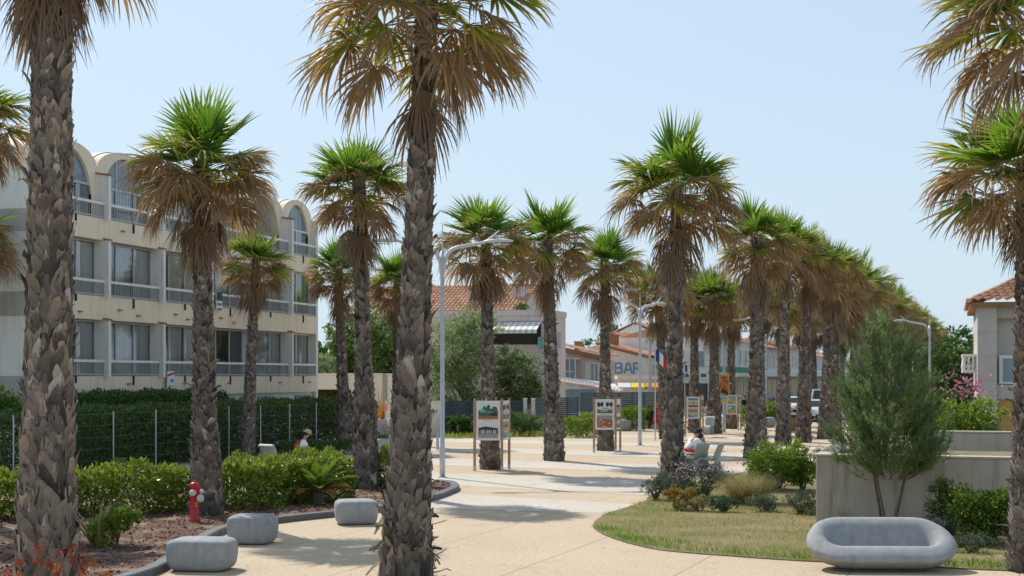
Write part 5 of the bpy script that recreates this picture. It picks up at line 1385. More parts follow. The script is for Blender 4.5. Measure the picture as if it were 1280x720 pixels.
# tiled house behind it
h = house('tiled_house', 'house with a long terracotta tiled roof and pink chimneys behind the flat pink house', 647, 98)
e, rz_ = hz(389, 98), hz(356, 103)
mb = MB(); mb.box(.3, 9, 0, 13, 0, e - .1); mb.prism([(.3, e - .1), (5, rz_ - .25), (9, e - .1)], .02, .3, 'y'); mb.build('wall', M['pink'], h)
mb = MB(); tile_roof(mb, (0, -.2, e), (0, 13, e), (5, -.2, rz_), (5, 13, rz_)); tile_roof(mb, (10, -.2, e), (10, 13, e), (5, -.2, rz_), (5, 13, rz_)); rf = mb.build('roof', M['tile'], h)
mb = MB(); mb.box(-.05, .25, -.2, 13, e - .3, e); mb.build('eave', M['pink'], h)
for (x, y, w_, zb_, zt_) in ((4.8, 3.75, .34, rz_ - .6, rz_ + .65), (2.6, 4.2, .45, 8.0, 9.3), (2.8, .7, .8, 7.8, 9.55)):
    mb = MB(); mb.box(x - w_ / 2, x + w_ / 2, y - w_ / 2 * 1.2, y + w_ / 2 * 1.2, zb_, zt_ - .2); c = mb.build('chimney', M['pink'], rf)
    mb = MB(); mb.box(x - w_ * .6, x + w_ * .6, y - w_ * .75, y + w_ * .75, zt_ - .12, zt_); mb.box(x - w_ * .35, x + w_ * .35, y - w_ * .4, y + w_ * .4, zt_ - .2, zt_ - .12); mb.build('chimney_cap', M['tile'], c)
shrub('roof_plant', 'dark potted plant on the flat roof edge beside the chimney', 'plant', at(652, 92, hz(387, 92) - .3), .55, .5, .75, 700, .14, .05, M['dark_hedge'], 91, tone=(.6, .2))
# low cream building and white wall left
h = house('cream_outbuilding', 'low cream building with an open bay behind the dark hedge', 478, 80)
zc, zf = hz(468, 80), hz(487, 80)
mb = MB(); mb.box(0, 6, 1.9, 8.5, zf, zc); mb.box(0, 6, 0, 1.9, 0, zc); mb.box(4.5, 6, 1.9, 8.5, 0, zf); mb.box(0, .3, 8.2, 8.5, 0, zf); mb.build('wall', M['cream'], h)
mb = MB(); mb.box(4.4, 4.49, 1.92, 8.2, 0, zf - .01); mb.build('back_wall', M['ochre'], h)
mb = MB(); mb.box(-.05, 6.05, -.05, 8.55, zc + .002, zc + .06); mb.build('coping', M['white'], h)
h = thing('white_boundary_wall', 'white boundary wall between the dark hedge and the navy slat fence', 'wall', at(482, 71))
mb = MB(); mb.box(0, 2.95, 0, .22, 0, hz(503, 71)); mb.build('wall_face', M['white'], h)
mb = MB(); mb.box(-.03, 2.97, -.04, .26, hz(503, 71) + .002, hz(503, 71) + .06); mb.build('coping', M['cream'], h)
h = thing('cream_gatepost', 'square cream gate pillar at the end of the low cream building', 'pillar', at(493, 73))
mb = MB(); mb.box(-.35, .35, 0, .6, 0, hz(469, 73)); mb.build('shaft', M['cream'], h); mb = MB(); mb.box(-.4, .4, -.05, .65, hz(469, 73) + .001, hz(469, 73) + .08); mb.build('cap', M['cream'], h)
tuft('agave', 'rust tinged spiky agave above the end of the dark hedge', 'agave', at(477, 66, 1.0), .25, 1.5, 9, .10, M['redflower'], (.8, .15), 9, .25, tilt=.9)
mb = MB(); mb.box(-.3, .3, -.3, .3, 0, 1.0); tag(mb.build('planter_block', M['white'], loc=at(477, 66)), 'white block carrying the rusty agave behind the dark hedge', 'planter')

# slat fences
def slat_fence(label, a, b, zw, zt, m, posts, wallm, gap=.11):
    d = b - a; L = d.length; t = thing('slat_fence', label, 'fence', a, math.atan2(d.y, d.x), 'dark slat fences before the houses')
    mb = MB(); mb.box(0, L, -.09, .09, 0, zw); mb.build('base_wall', wallm, t)
    mb = MB(); z = zw + .03
    while z < zt: mb.box(.03, L - .03, -.015, .015, z, z + gap * .86); z += gap
    mb.build('slat_panel', m, t)
    for k in range(posts + 1):
        x = L * k / posts; mb = MB(); mb.box(x - .035, x + .035, -.04, .04, zw + .001, zt + .06); mb.build('post', m, t)
    return t
slat_fence('navy slat fence on a low grey wall right of the nearest lamp post', at(554, 71), at(652, 74.5), .72, 1.72, M['navy'], 3, M['conc_wall'])
slat_fence('grey slat fence between the pale gate posts and the second photo panel', at(671, 75.5), at(722, 77.5), .72, 1.80, M['slate'], 4, M['conc_wall'])
slat_fence('dark slat fence behind the clipped hedge by the second lamp post', at(727, 80), at(850, 85), .4, 2.0, M['slate'], 8, M['conc_wall'])
for px in (656.5, 666.5):
    h = thing('gate_post', ('left' if px < 660 else 'right') + ' one of two pale gate posts between the slat fences', 'gate post', at(px, 75)); mb = MB(); mb.box(-.10, .10, -.1, .1, 0, 1.78); mb.build('shaft', M['cap'], h); mb = MB(); mb.box(-.12, .12, -.12, .12, 1.781, 1.83); mb.build('cap', M['white'], h)
# gate canopy with tiles behind the fence
h = thing('tiled_porch', 'small porch roof of orange tiles just behind the navy fence', 'porch', at(648, 79)); 
mb = MB(); tile_roof(mb, (0, 0, hz(492, 79)), (1.35, 0, hz(492, 79)), (0, .8, hz(487, 79)), (1.35, .8, hz(487, 79)), .22); mb.build('roof', M['tile'], h)
mb = MB(); mb.box(.1, 1.25, .3, .9, 0, hz(493, 79)); mb.build('wall', M['pink'], h)
# low restaurant with sloping orange tile edge
h = thing('restaurant', 'low white restaurant with a sloping orange tile edge behind the slat fence', 'building', at(690, 84)); Wd = (778 - 690) / F * 84
za, zb = hz(476, 84), hz(491, 84)
mb = MB(); mb.prism([(0, 0), (Wd, 0), (Wd, zb - .1), (0, za - .1)], 0, 6, 'y'); mb.build('wall', M['wall_grey'], h)
mb = MB(); tile_roof(mb, (-.1, -.25, za), (Wd + .1, -.25, zb), (-.1, .25, za + .16), (Wd + .1, .25, zb + .16), .22, .3); mb.build('tile_edge', M['tile'], h)
mb = MB(); mb.add([(0, .26, za + .1), (Wd, .26, zb + .1), (Wd, 6, zb + .5), (0, 6, za + .35)], [(0, 1, 2, 3)]); mb.build('roof', M['p_sky'], h)
mb = MB(); mb.box(.8, 2.6, -.02, 0, .9, za - .5); mb.build('window', M['winpale'], h)
# house with brown barge board and conservatory
h = house('gabled_house', 'pink house with a brown barge board and a white conservatory left of the lettered gable', 757, 106)
za, zb = hz(426, 106), hz(446, 106)
mb = MB(); mb.prism([(0, 0), (0, zb - .25), (5.2, za - .2), (7.5, za - .9), (7.5, 0)], 0, 3, 'x'); mb.build('wall', M['pink'], h)
mb = MB(); mb.prism([(-.3, zb - .05), (5.2, za), (5.2, za - .42), (-.3, zb - .42)], -.22, -.01, 'x'); mb.build('barge_board', M['brown'], h)
mb = MB(); tile_roof(mb, (-.25, -.3, zb + .03), (3, -.3, zb + .03), (-.25, 5.2, za + .06), (3, 5.2, za + .06)); mb.build('roof', M['tile'], h)
mb = MB(); mb.box(-1.5, -.02, 1.9, 4.2, 0, 2.75); mb.build('extension', M['cream'], h)
mb = MB()
for k in range(6): y = 1.95 + k * .44; mb.box(-1.5, -1.44, y - .03, y + .03, 2.752, 4.25)
mb.box(-1.52, -.02, 1.9, 4.2, 4.251, 4.33); mb.box(-1.5, -1.45, 1.93, 4.18, 3.3, 3.36); cv = mb.build('conservatory', M['white'], h)
mb = MB(); mb.box(-1.46, -1.455, 1.95, 4.15, 2.76, 4.24); mb.build('pane', M['winpale'], cv)
window(h, 'end', .5, 1.2, 2.6, 4.0, shut=M['board'])
# lettered gable
h = house('bar_house', 'house whose pale gable wall carries blue BAR lettering', 808, 110)
za, zb = hz(431, 110), hz(447, 110)
mb = MB(); mb.prism([(0, 0), (0, zb), (4.0, za), (7.2, za - .9), (7.2, 0)], 0, 14, 'x'); mb.build('wall', M['cream'], h)
mb = MB(); mb.prism([(-.2, zb), (4.0, za + .05), (4.0, za + .22), (-.2, zb + .16)], -.12, -.01, 'x'); mb.build('verge', M['terracotta'], h)
mb = MB(); tile_roof(mb, (-.1, -.35, zb + .08), (14, -.35, zb + .08), (-.1, 4, za + .2), (14, 4, za + .2)); rf = mb.build('roof', M['tile'], h)
for x, y, z in ((1.2, 2.8, za), (.8, 5.6, za - .5)):
    mb = MB(); mb.box(x - .25, x + .25, y - .3, y + .3, z - .5, z + .75); c = mb.build('chimney', M['brown'], rf); mb = MB(); mb.box(x - .3, x + .3, y - .35, y + .35, z + .751, z + .83); mb.build('chimney_cap', M['terracotta'], c)
LET = {'B': [[(0, 0), (0, 1), (.42, 1), (.56, .92), (.60, .76), (.54, .60), (.40, .52), (0, .52)], [(.40, .52), (.58, .44), (.64, .26), (.57, .07), (.42, 0), (0, 0)]],
       'A': [[(0, 0), (.22, .95), (.34, 1), (.46, .95), (.68, 0)], [(.12, .32), (.56, .32)]], 'R': [[(0, 0), (0, 1), (.42, 1), (.57, .92), (.62, .74), (.56, .57), (.42, .48), (0, .48)], [(.34, .48), (.64, 0)]]}
lt = MB(); zl0, hl = hz(466, 110), (466 - 454) / F * 110
y0 = (808 - 770) / F * 110 / DY
cur = 0
for ch in 'BAR':
    for stroke in LET[ch]:
        for (a, b) in zip(stroke[:-1], stroke[1:]):
            A, B_ = Vector((cur + a[0] * .85, a[1] * hl)), Vector((cur + b[0] * .85, b[1] * hl)); d = (B_ - A).normalized() * .075; nn = Vector((-d.y, d.x))
            q = [A - d - nn, B_ + d - nn, B_ + d + nn, A - d + nn]
            i_ = len(lt.V)
            lt.add([(-.012 - .0006 * i_, y0 - p.x, zl0 + p.y) for p in q], [(0, 1, 2, 3)])
    cur += .74
lt.build('lettering', M['bar_blue'], h)
for x in (2.2, 6.2, 10.2): window(h, 'front', x, x + 1.5, 3.0, 4.0)
mb = MB(); mb.box(1.0, 9, -.9, -.02, 2.2, 2.32); mb.build('balcony_slab', M['white'], h)
mb = MB(); mb.box(1.0, 9, -.9, -.86, 3.05, 3.12)
for k in range(40): mb.box(1.0 + k * .2, 1.06 + k * .2, -.9, -.87, 2.321, 3.05)
mb.build('balcony_railing', M['white'], h)
# white house with orange roof farther back
h = house('orange_roofed_house', 'white house with a wide orange tiled roof and a gabled dormer behind the bar house', 880, 138)
e, rz_ = hz(432, 138), hz(415, 143)
mb = MB(); mb.box(.3, 9, 0, 9.8, 0, e); mb.build('wall', M['white'], h)
mb = MB(); tile_roof(mb, (0, -.3, e), (0, 10, e), (5, -.3, rz_), (5, 10, rz_), .28); mb.build('roof', M['tile'], h)
h = house('orange_roofed_house', 'higher white gable with an orange roof peak left of the second lamp', 835, 150)
e, rz_ = hz(424, 150), hz(404, 150)
mb = MB(); mb.prism([(0, 0), (0, e), (3.6, rz_), (6.4, e + .3), (6.4, 0)], 0, 8, 'x'); mb.build('wall', M['white'], h)
mb = MB(); tile_roof(mb, (-.2, -.4, e + .06), (8, -.4, e + .06), (-.2, 3.6, rz_ + .1), (8, 3.6, rz_ + .1)); tile_roof(mb, (-.2, 6.8, e + .3), (8, 6.8, e + .3), (-.2, 3.6, rz_ + .1), (8, 3.6, rz_ + .1)); mb.build('roof', M['tile'], h)
# parade of shops running down the avenue
rgh = random.Random(5)
for i, (s0, s1, zt, wm, lab) in enumerate(((116, 138, 6.2, 'white', 'first shop house of the parade, white with a green fascia behind the palms'), (138.3, 166, 5.9, 'pink', 'second shop house of the parade, pinkish wall under a tiled eave'), (166.3, 205, 6.3, 'cream', 'third shop house of the parade, cream, deep behind the palms'), (205.3, 290, 6.0, 'pink', 'last long pale building closing the avenue in the distance'))):
    h = thing('shop_house', lab, 'shop', st(s0, 18.2), ST_ROT, 'shop houses along the avenue'); Ls = s1 - s0
    mb = MB(); mb.box(0, Ls, 0, 8, 0, zt); mb.build('wall', M[wm], h)
    mb = MB(); tile_roof(mb, (-.2, -.4, zt), (Ls, -.4, zt), (-.2, 4, zt + 1.2), (Ls, 4, zt + 1.2), .3, .5); mb.prism([(-.4, zt + .002), (4, zt + 1.2), (8, zt + .002)], -.05, 0, 'x'); mb.build('roof', M['tile'], h)
    mb = MB(); mb.box(0, Ls, -1.8, -.02, 2.95, 3.25); mb.build('canopy', M['white'], h)
    mb = MB(); mb.box(.05, Ls - .05, -.05, -.005, 3.3, 3.8); mb.build('fascia', M['sign_green'] if i == 0 else M['palegrey'], h)
    if i == 0:
        for y in (.8, 3.2, 5.6): window(h, 'end', y, y + 1.2, 3.75, 5.1, shut=M['board'])
        mb = MB(); mb.box(-.09, -.02, .2, 7.8, 2.75, 3.35); fb = mb.build('end_fascia', M['white'], h)
        mb = MB()
        for q in range(9): mb.box(-.10, -.091, .7 + q * .72, .7 + q * .72 + .46, 2.9, 3.2)
        mb.build('fascia_print', M['sign_green'], fb)
        mb = MB(); mb.box(-.06, -.003, .6, 3.4, .1, 2.4); mb.box(-.06, -.003, 4.2, 7.0, .1, 2.4); mb.build('shop_front', M['carglass'], h)
        mb = MB(); mb.box(-.9, -.1, 3.0, 5.4, 3.45, 3.55); mb.box(-.9, -.86, 3.0, 5.4, 4.2, 4.26)
        for q in range(13): mb.box(-.9, -.87, 3.0 + q * .2, 3.04 + q * .2, 3.551, 4.2)
        mb.build('end_balcony', M['palegrey'], h)
    n = int(Ls / 4)
    for k in range(n):
        x = 1 + k * 4.0
        if x + 3 > Ls: break
        mb = MB(); mb.box(x, x + 3.0, -.04, -.003, .15, 2.6); mb.box(x + 1.45, x + 1.55, -.06, -.041, .15, 2.6); f = mb.build('shop_front', M['carglass'], h)
        window(h, 'front', x + .6, x + 2.0, 4.1, 5.4, shut=M['board'] if i != 2 else None)
# terrace canopies of the bar
h = thing('terrace_canopy', 'cream canopy roof over the bar terrace behind the second lamp post', 'canopy', at(772, 93))
mb = MB(); mb.box(0, 3.4, 0, 3, hz(474, 93), hz(469.5, 93)); mb.build('roof', M['cream'], h)
for x in (.1, 3.3):
    for y in (.1, 2.9): mb = MB(); mb.tube([(x, y, 0), (x, y, hz(474, 93) - .002)], .05, 8); mb.build('post', M['white'], h)
for px, w_, m_, lab in ((781, .85, 'p_sky', 'pale sloping awning under the cream canopy'), (798, 1.0, 'yellow', 'yellow awning under the cream canopy'), (818, 1.3, 'p_orange', 'orange awning right of the yellow one')):
    h = thing('awning', lab, 'awning', at(px, 90)); z1, z0 = hz(479, 90), hz(486.5, 90)
    mb = MB(); mb.add([(-w_ / 2, .6, z1), (w_ / 2, .6, z1), (w_ / 2, -.2, z0 + .12), (-w_ / 2, -.2, z0 + .12), (-w_ / 2, -.2, z0), (w_ / 2, -.2, z0)], [(0, 1, 2, 3), (3, 2, 5, 4)]); o = mb.build('canvas', M[m_], h); s = o.modifiers.new('solid', 'SOLIDIFY'); s.thickness = .02
    for sx in (-1, 1): mb = MB(); mb.tube([(sx * w_ * .45, .1, 0), (sx * w_ * .45, .1, z0 + .2)], .03, 6); mb.build('leg', M['white'], h)
# flags and signs
def flag(px, Y, y0, y1, label):
    t = thing('flag', label, 'flag', at(px, Y)); zt = hz(y0, Y); zb = hz(y1, Y)
    mb = MB(); mb.tube([(0, 0, 0), (0, 0, zt + .25)], .03, 8); mb.build('pole', M['galv'], t)
    W_ = (zt - zb) * .9; mb = MB(); R_ = []
    for i in range(13):
        q = i / 12; R_.append([(.03 + W_ * .62 * q, .10 * math.sin(q * 7), zt - .25 * q * q - (zt - zb) * .62 * v - .30 * q) for v in (0, .5, 1)])
    for b in range(3): mb.grid(R_[b * 4:b * 4 + 5], .5, b)
    o = mb.build('cloth', [M['flag_blue'], M['white'], M['flag_red']], t); return t
flag(819, 66, 436, 460, 'nearer blue white red flag just left of the seats palm trunk')
flag(856, 104, 455, 470, 'small blue white red flag right of the seats palm trunk')
t = thing('flagpole', 'tall thin bare pole right of the second lamp post', 'pole', at(812.5, 86)); mb = MB(); mb.tube([(0, 0, 0), (0, 0, hz(388, 86))], [.12, .06], 10); mb.build('shaft', M['galv'], t); mb = MB(); mb.lathe([(.13, hz(425, 86)), (.17, hz(424, 86)), (.13, hz(421, 86))], 10); mb.build('collar', M['galv'], t)
t = thing('shop_sign', 'green lozenge sign above a dark round one beside the flags', 'sign', at(828, 98)); zg = hz(458, 98)
mb = MB(); mb.prism([(-.45, zg), (-.3, zg + .22), (.3, zg + .22), (.45, zg), (.3, zg - .22), (-.3, zg - .22)], -.04, .04, 'y'); mb.build('green_board', M['sign_green'], t)
mb = MB(); mb.lathe([(.40, -.04), (.40, .04)], 20, M=Matrix.Translation((0, 0, zg - .75)) @ Matrix.Rotation(R(90), 4, 'X')); mb.build('round_board', M['dark_sign'], t)
mb = MB(); mb.lathe([(.22, -.05), (.22, .05)], 16, M=Matrix.Translation((0, 0, zg - .75)) @ Matrix.Rotation(R(90), 4, 'X')); mb.build('round_face', M['p_grey'], t)
mb = MB(); mb.tube([(.5, .05, 0), (.5, .05, zg + .3)], .04, 8); mb.build('pole', M['galv'], t)

# ------------------------------------------------------------------ stone clad house on the right
Yh = 55.0; h = thing('stone_house', 'grey stone clad house with an orange tiled eave at the right edge', 'house', at(1222, Yh), -TH)
zt = hz(378, Yh); mb = MB(); pw, ph = .98, .94
rows = int(math.ceil(zt / ph)); wins = (.72, 2.2)
mb.box(.02, .70, .02, 9, 0, zt); mb.box(.70, 8, .55, 9, 0, zt)
for r_ in range(rows):
    z0, z1 = r_ * ph, min((r_ + 1) * ph, zt) - .012
    mb.box(0, .705, 0, .02, z0, z1, random.random()); 
    for k in range(9): mb.box(-.002, .018, .03 + k * 1.0, .03 + (k + 1) * 1.0 - .012, z0, z1)
mb.box(.715, 8, .25, .55, hz(398, Yh), zt); mb.box(.715, 8, .20, .55, hz(499, Yh) , hz(481, Yh)); mb.box(3.2, 8, .1, .55, 0, zt - .01)
mb.build('wall', M['stone'], h)
mb = MB(); mb.box(.71, 3.19, .30, .54, 0, hz(499, Yh) - .003); mb.build('ochre_panel', M['ochre'], h)
wz0, wz1 = hz(480, Yh), hz(444, Yh)
mb = MB()
for x0, x1, a, b in ((.80, .93, wz0, wz1), (1.45, 1.53, wz0, wz1), (2.1, 2.2, wz0, wz1)): mb.box(x0, x1, .32, .44, a, b)
mb.box(.93, 2.1, .33, .43, wz1 - .13, wz1); mb.box(.93, 2.1, .33, .43, wz0, wz0 + .08); f = mb.build('window', M['white'], h)
mb = MB(); mb.box(.93, 2.1, .40, .42, wz0 + .08, wz1 - .13); mb.build('pane', M['winpale'], f)
ze, zr = zt, zt + 1.5
mb = MB(); tile_roof(mb, (-.35, -.35, ze), (8, -.35, ze), (2.6, 3.0, zr), (8, 3.0, zr), .34, .42, .075); tile_roof(mb, (-.35, 9, ze), (-.35, -.35, ze), (2.6, 6.5, zr), (2.6, 3.0, zr), .34, .42, .075)
mb.build('roof', M['tile'], h)
mb = MB()
for i in range(14):
    q = i / 14; a = Vector((-.36, -.36, ze + .05)).lerp(Vector((2.6, 3.0, zr + .08)), q); b = Vector((-.36, -.36, ze + .05)).lerp(Vector((2.6, 3.0, zr + .08)), q + .085); mb.tube([a, b], [.10, .085], 8, tone=random.random())
mb.build('hip_tiles', M['tile'], h)
mb = MB(); mb.box(-.28, 8, -.28, .0, ze - .16, ze - .004); mb.box(-.28, -.01, 0, 9, ze - .16, ze - .004); mb.build('eave', M['brown'], h)
bz0, bz1 = hz(466, Yh + 3), hz(443, Yh + 3)
mb = MB(); mb.box(-.55, -.004, 2, 6, bz0, bz0 + .12); mb.box(-.55, -.004, 2, 6, bz1 - .1, bz1); 
for k in range(3): mb.lathe([(.06, bz0 + .12), (.09, bz0 + .25), (.05, bz0 + .5), (.06, bz1 - .1)], 8, (-.12 - .18 * k, 2.08, 0))
for k in range(14): mb.lathe([(.06, bz0 + .12), (.09, bz0 + .25), (.05, bz0 + .5), (.06, bz1 - .1)], 8, (-.48, 2.2 + .28 * k, 0))
mb.build('balcony', M['white'], h)
# far low wall of scrub to close the horizon behind the houses and the building
def treeline(x0, x1, Y, h, n):
    mb = MB(); k = int((x1 - x0) / 3.2)
    lb = [(x0 + (x1 - x0) * (i + .5) / k + random.uniform(-1, 1), Y + random.uniform(-3, 3), h * random.uniform(.35, .62), h * random.uniform(.32, .5)) for i in range(k)]
    lobed_cloud(mb, lb, n, .7, .45, tone=(.4, .25)); return mb
tag(treeline(-260, 330, 330, 9, 26000).build('distant_woods', M['leaf']), kind='stuff')
tag(treeline(-75, -8, 130, 6, 9000).build('distant_woods', M['leaf']), kind='stuff')

# ------------------------------------------------------------------ cars
def car(label, loc, rz, van=False, mt='carwhite'):
    t = thing('parked_car', label, 'van' if van else 'car', loc, rz, 'white vehicles down the avenue')
    L, W, Hh = (4.9, 1.95, 2.1) if van else (4.2, 1.75, 1.45)
    if van: prof = [(-.5, .25), (-.5, .92), (-.485, .98), (.22, .98), (.33, .60), (.47, .48), (.5, .40), (.5, .22)]
    else: prof = [(-.5, .25), (-.5, .62), (-.46, .95), (-.15, 1.0), (.10, .97), (.25, .66), (.46, .56), (.5, .44), (.5, .22)]
    pts = [(x * L, z * Hh) for x, z in prof]
    mb = MB(); n = len(pts); rows = []
    for sy, k in ((-1, 1), (-.92, 1.03), (.92, 1.03), (1, 1)):
        rows.append([(x * (1 if abs(sy) < 1 else .98), sy * W / 2 * (1 - .16 * max(0, z / Hh - .58) / .42), z) for x, z in pts])
    mb.grid(rows); mb.add(rows[0], [tuple(range(n))]); mb.add(rows[-1], [tuple(range(n - 1, -1, -1))]); mb.add([r[0] for r in rows] + [r[-1] for r in rows][::-1], [tuple(range(8))])
    mb.build('body', M[mt], t, bevel=.03)
    ws = [(.115, .93), (.235, .66)] if not van else [(.235, .95), (.325, .62)]
    (xa, za), (xb, zb) = ws; xa, xb, za, zb = xa * L, xb * L, za * Hh, zb * Hh; off = .035
    mb = MB(); mb.add([(xa + off, -W * .36, za + .02), (xb + off, -W * .42, zb + .03), (xb + off, W * .42, zb + .03), (xa + off, W * .36, za + .02)], [(0, 1, 2, 3)]); mb.build('windscreen', M['carglass'], t)
    for sy in (-1, 1):
        yk = lambda z: sy * (W / 2 * (1 - .16 * max(0, z / Hh - .58) / .42) + .012)
        z0, z1 = .64 * Hh, .90 * Hh; x0, x1 = (-.40 * L, .12 * L) if not van else (.02 * L, .24 * L)
        mb = MB(); mb.add([(x0, yk(z0), z0), (x1 + .25, yk(z0), z0), (x1, yk(z1), z1), (x0 + .15, yk(z1), z1)], [(0, 1, 2, 3)]); mb.build('side_window', M['carglass'], t)
        mb = MB(); mb.box(.18 * L, .21 * L, sy * W * .5, sy * (W * .5 + .2), .62 * Hh, .72 * Hh); mb.build('mirror', M[mt], t, bevel=.02)
        mb = MB(); mb.box(.470 * L, .503 * L, sy * W * .46, sy * W * .30, .44 * Hh, .53 * Hh); mb.build('headlight', M['palegrey'], t, bevel=.02)
        for x in (-.30, .31):
            rot = Matrix.Translation((x * L, sy * W * .44, .31)) @ Matrix.Rotation(R(90), 4, 'X')
            mb = MB(); mb.lathe([(.18, -.11), (.31, -.1), (.32, 0), (.31, .1), (.18, .11)], 20, M=rot); wh = mb.build('wheel', M['black'], t, smooth=True)
            mb = MB(); mb.lathe([(.19, -.115), (.17, .115)], 14, M=rot); mb.build('rim', M['alu'], wh)
    mb = MB(); mb.box(.49 * L, .508 * L, -W * .40, W * .40, .20 * Hh, .34 * Hh); mb.build('bumper', M['black'], t, bevel=.02)
    mb = MB(); mb.box(.508 * L, .513 * L, -.26, .26, .28 * Hh, .34 * Hh); mb.build('number_plate', M['white'], t)
    return t
car('white car facing us between two trunks down the avenue', gp(1014, 526.5), ST_ROT + math.pi + R(6))
car('white van parked just behind the white car', at(1031, 99), ST_ROT + math.pi + R(4), van=True)
car('pale car partly hidden left of the white car', at(989, 108), ST_ROT + math.pi)
# ------------------------------------------------------------------ people
def skin_obj(name, chains, m, parent, root, sub=1):
    bm = bmesh.new(); lay = bm.verts.layers.skin.verify(); vs = {}
    def V(p):
        k = (round(p[0], 4), round(p[1], 4), round(p[2], 4))
        if k not in vs:
            v = bm.verts.new(p[:3]); v[lay].radius = (p[3], p[3]); v[lay].use_root = False; vs[k] = v
        return vs[k]
    for ch in chains:
        for a, b in zip(ch[:-1], ch[1:]):
            va, vb = V(a), V(b)
            if va is not vb and bm.edges.get((va, vb)) is None: bm.edges.new((va, vb))
    V(root)[lay].use_root = True
    me = bpy.data.meshes.new(name + '_cage'); bm.to_mesh(me); bm.free()
    o = bpy.data.objects.new(name + '_cage', me); COL.objects.link(o)
    s = o.modifiers.new('skin', 'SKIN'); s.use_smooth_shade = True
    u = o.modifiers.new('sub', 'SUBSURF'); u.levels = u.render_levels = sub
    dg = bpy.context.evaluated_depsgraph_get(); me2 = bpy.data.meshes.new_from_object(o.evaluated_get(dg))
    bpy.data.objects.remove(o); bpy.data.meshes.remove(me)
    me2.name = name; me2.materials.clear(); me2.materials.append(m)
    r = bpy.data.objects.new(name, me2); COL.objects.link(r); r.parent = parent
    return r
def person(label, loc, rz, hip=.86, lean=4, legs=((4, -2), (-6, -14)), arms=((10, 18), (-10, 6)), head=0, k=1.0, top='shirt_white', bottom='cloth_blue', long=False, dress=False, hat=None, hair='hair', bag=None, group=None, sleeve=.6, fem=False):
    "facing +Y; leg and arm angles in degrees forward from straight down"
    t = thing('person', label, 'person', loc, rz, group); t.scale = (k, k, k)
    V = Vector
    sp = V((0, math.sin(R(lean)), math.cos(R(lean)))); H = V((0, 0, hip)); be = H + sp * .17; ch = H + sp * .36; nb = H + sp * .49
    hd = V((0, math.sin(R(lean * .6 + head)), math.cos(R(lean * .6 + head)))); nk = nb + hd * .06; hb = nb + hd * .12; hc = nb + hd * .20; ht = nb + hd * .285
    fwd = V((0, hd.z, -hd.y))
    P = lambda v, r: (v.x, v.y, v.z, r)
    A = lambda deg: V((0, math.sin(R(deg)), -math.cos(R(deg))))
    sw = .155 if fem else .18
    body = [[P(H, .125), P(be, .115), P(ch, .13), P(nb, .075), P(nk, .052), P(hb, .062), P(hc, .088), P(ht, .062)],
            [P(hc, .088), P(hc + fwd * .105 - hd * .01, .016)], [P(hc, .088), P(hc + V((.092, 0, 0)), .016)], [P(hc, .088), P(hc + V((-.092, 0, 0)), .016)]]
    top_ch = [[P(H + sp * .02, .15), P(be, .135), P(ch, .15), P(nb - sp * .01, .085)]]; bot = [[P(H + sp * .03, .148), P(H - V((0, 0, .02)), .145)]]
    Hh = H - V((0, 0, .02))
    feet = []
    for s, (th, sh), (ua, fa) in zip((1, -1), legs, arms):
        hp = H + V((s * .085, 0, -.04)); kn = hp + A(th) * .41; an = kn + A(sh) * .40; toe = an + V((0, .15, -.035)); heel = an + V((0, -.03, -.03))
        body.append([P(H, .125), P(hp, .092), P(hp.lerp(kn, .5), .078), P(kn, .055), P(kn.lerp(an, .35), .057), P(an, .036), P(toe, .032)]); body.append([P(an, .036), P(heel, .034)])
        bot.append([P(Hh, .145), P(hp + V((0, 0, -.01)), .108), P(hp.lerp(kn, .55), .095)] + ([P(kn, .076), P(an + V((0, 0, .05)), .062)] if long else [P(hp.lerp(kn, .85), .088)]))
        sd = nb - sp * .045 + V((s * sw, 0, 0)); el = sd + (A(ua) + V((s * .12, 0, 0))).normalized() * .28; wr = el + (A(fa) + V((-s * .05, 0, 0))).normalized() * .24; hn = wr + A(fa) * .06
        body.append([P(ch, .13), P(sd, .058), P(sd.lerp(el, .5), .046), P(el, .037), P(el.lerp(wr, .4), .036), P(wr, .025), P(hn, .034)])
        d = A(fa); acr = V((0, d.z, -d.y)) if abs(d.z) > .1 else V((0, 0, 1)); inn = V((-s, 0, 0))
        for q, ln in zip((-1.5, -.5, .5, 1.5), (.055, .07, .075, .065)):
            b = hn + acr * .017 * q + d * .03; m1 = b + d * ln * .55 + inn * .01; body.append([P(hn, .034), P(b, .010), P(m1, .009), P(m1 + (d + inn * .6).normalized() * ln * .5, .007)])
        b = hn + acr * .035 + inn * .008 - d * .01; body.append([P(hn, .034), P(b, .011), P(b + (d + acr * .5).normalized() * .045, .008)])
        if sleeve: top_ch.append([P(ch, .15), P(sd + V((s * .005, 0, .0)), .075), P(sd.lerp(el, sleeve), .062)])
    skin_obj('body', body, M['skin'], t, P(H, .125))
    skin_obj('shirt', top_ch, M[top], t, P(ch, .15))
    if dress: 
        mb = MB(); mb.lathe([(.135, hip + .05), (.17, hip - .08), (.20, hip - .30), (.22, hip - .42), (.20, hip - .41)], 16); mb.build('skirt', M[bottom], t, smooth=True)
    else: skin_obj('trousers' if long else 'shorts', bot, M[bottom], t, P(Hh, .145))
    rot = Matrix.Translation(hc) @ Vector((0, 0, 1)).rotation_difference(hd).to_matrix().to_4x4()
    mb = MB(); rows = []
    for i in range(9):
        v = R(-28 + 118 * i / 8); rows.append([tuple(rot @ Vector((.103 * math.cos(v) * math.cos(u), (.110 if math.sin(u) < 0 else .094 + .012 * math.sin(v)) * math.cos(v) * math.sin(u) - (.03 if v < .25 and math.sin(u) > 0 else .008), .02 + .112 * math.sin(v)))) for u in np.linspace(0, 2 * math.pi, 17)])
    mb.grid(rows)
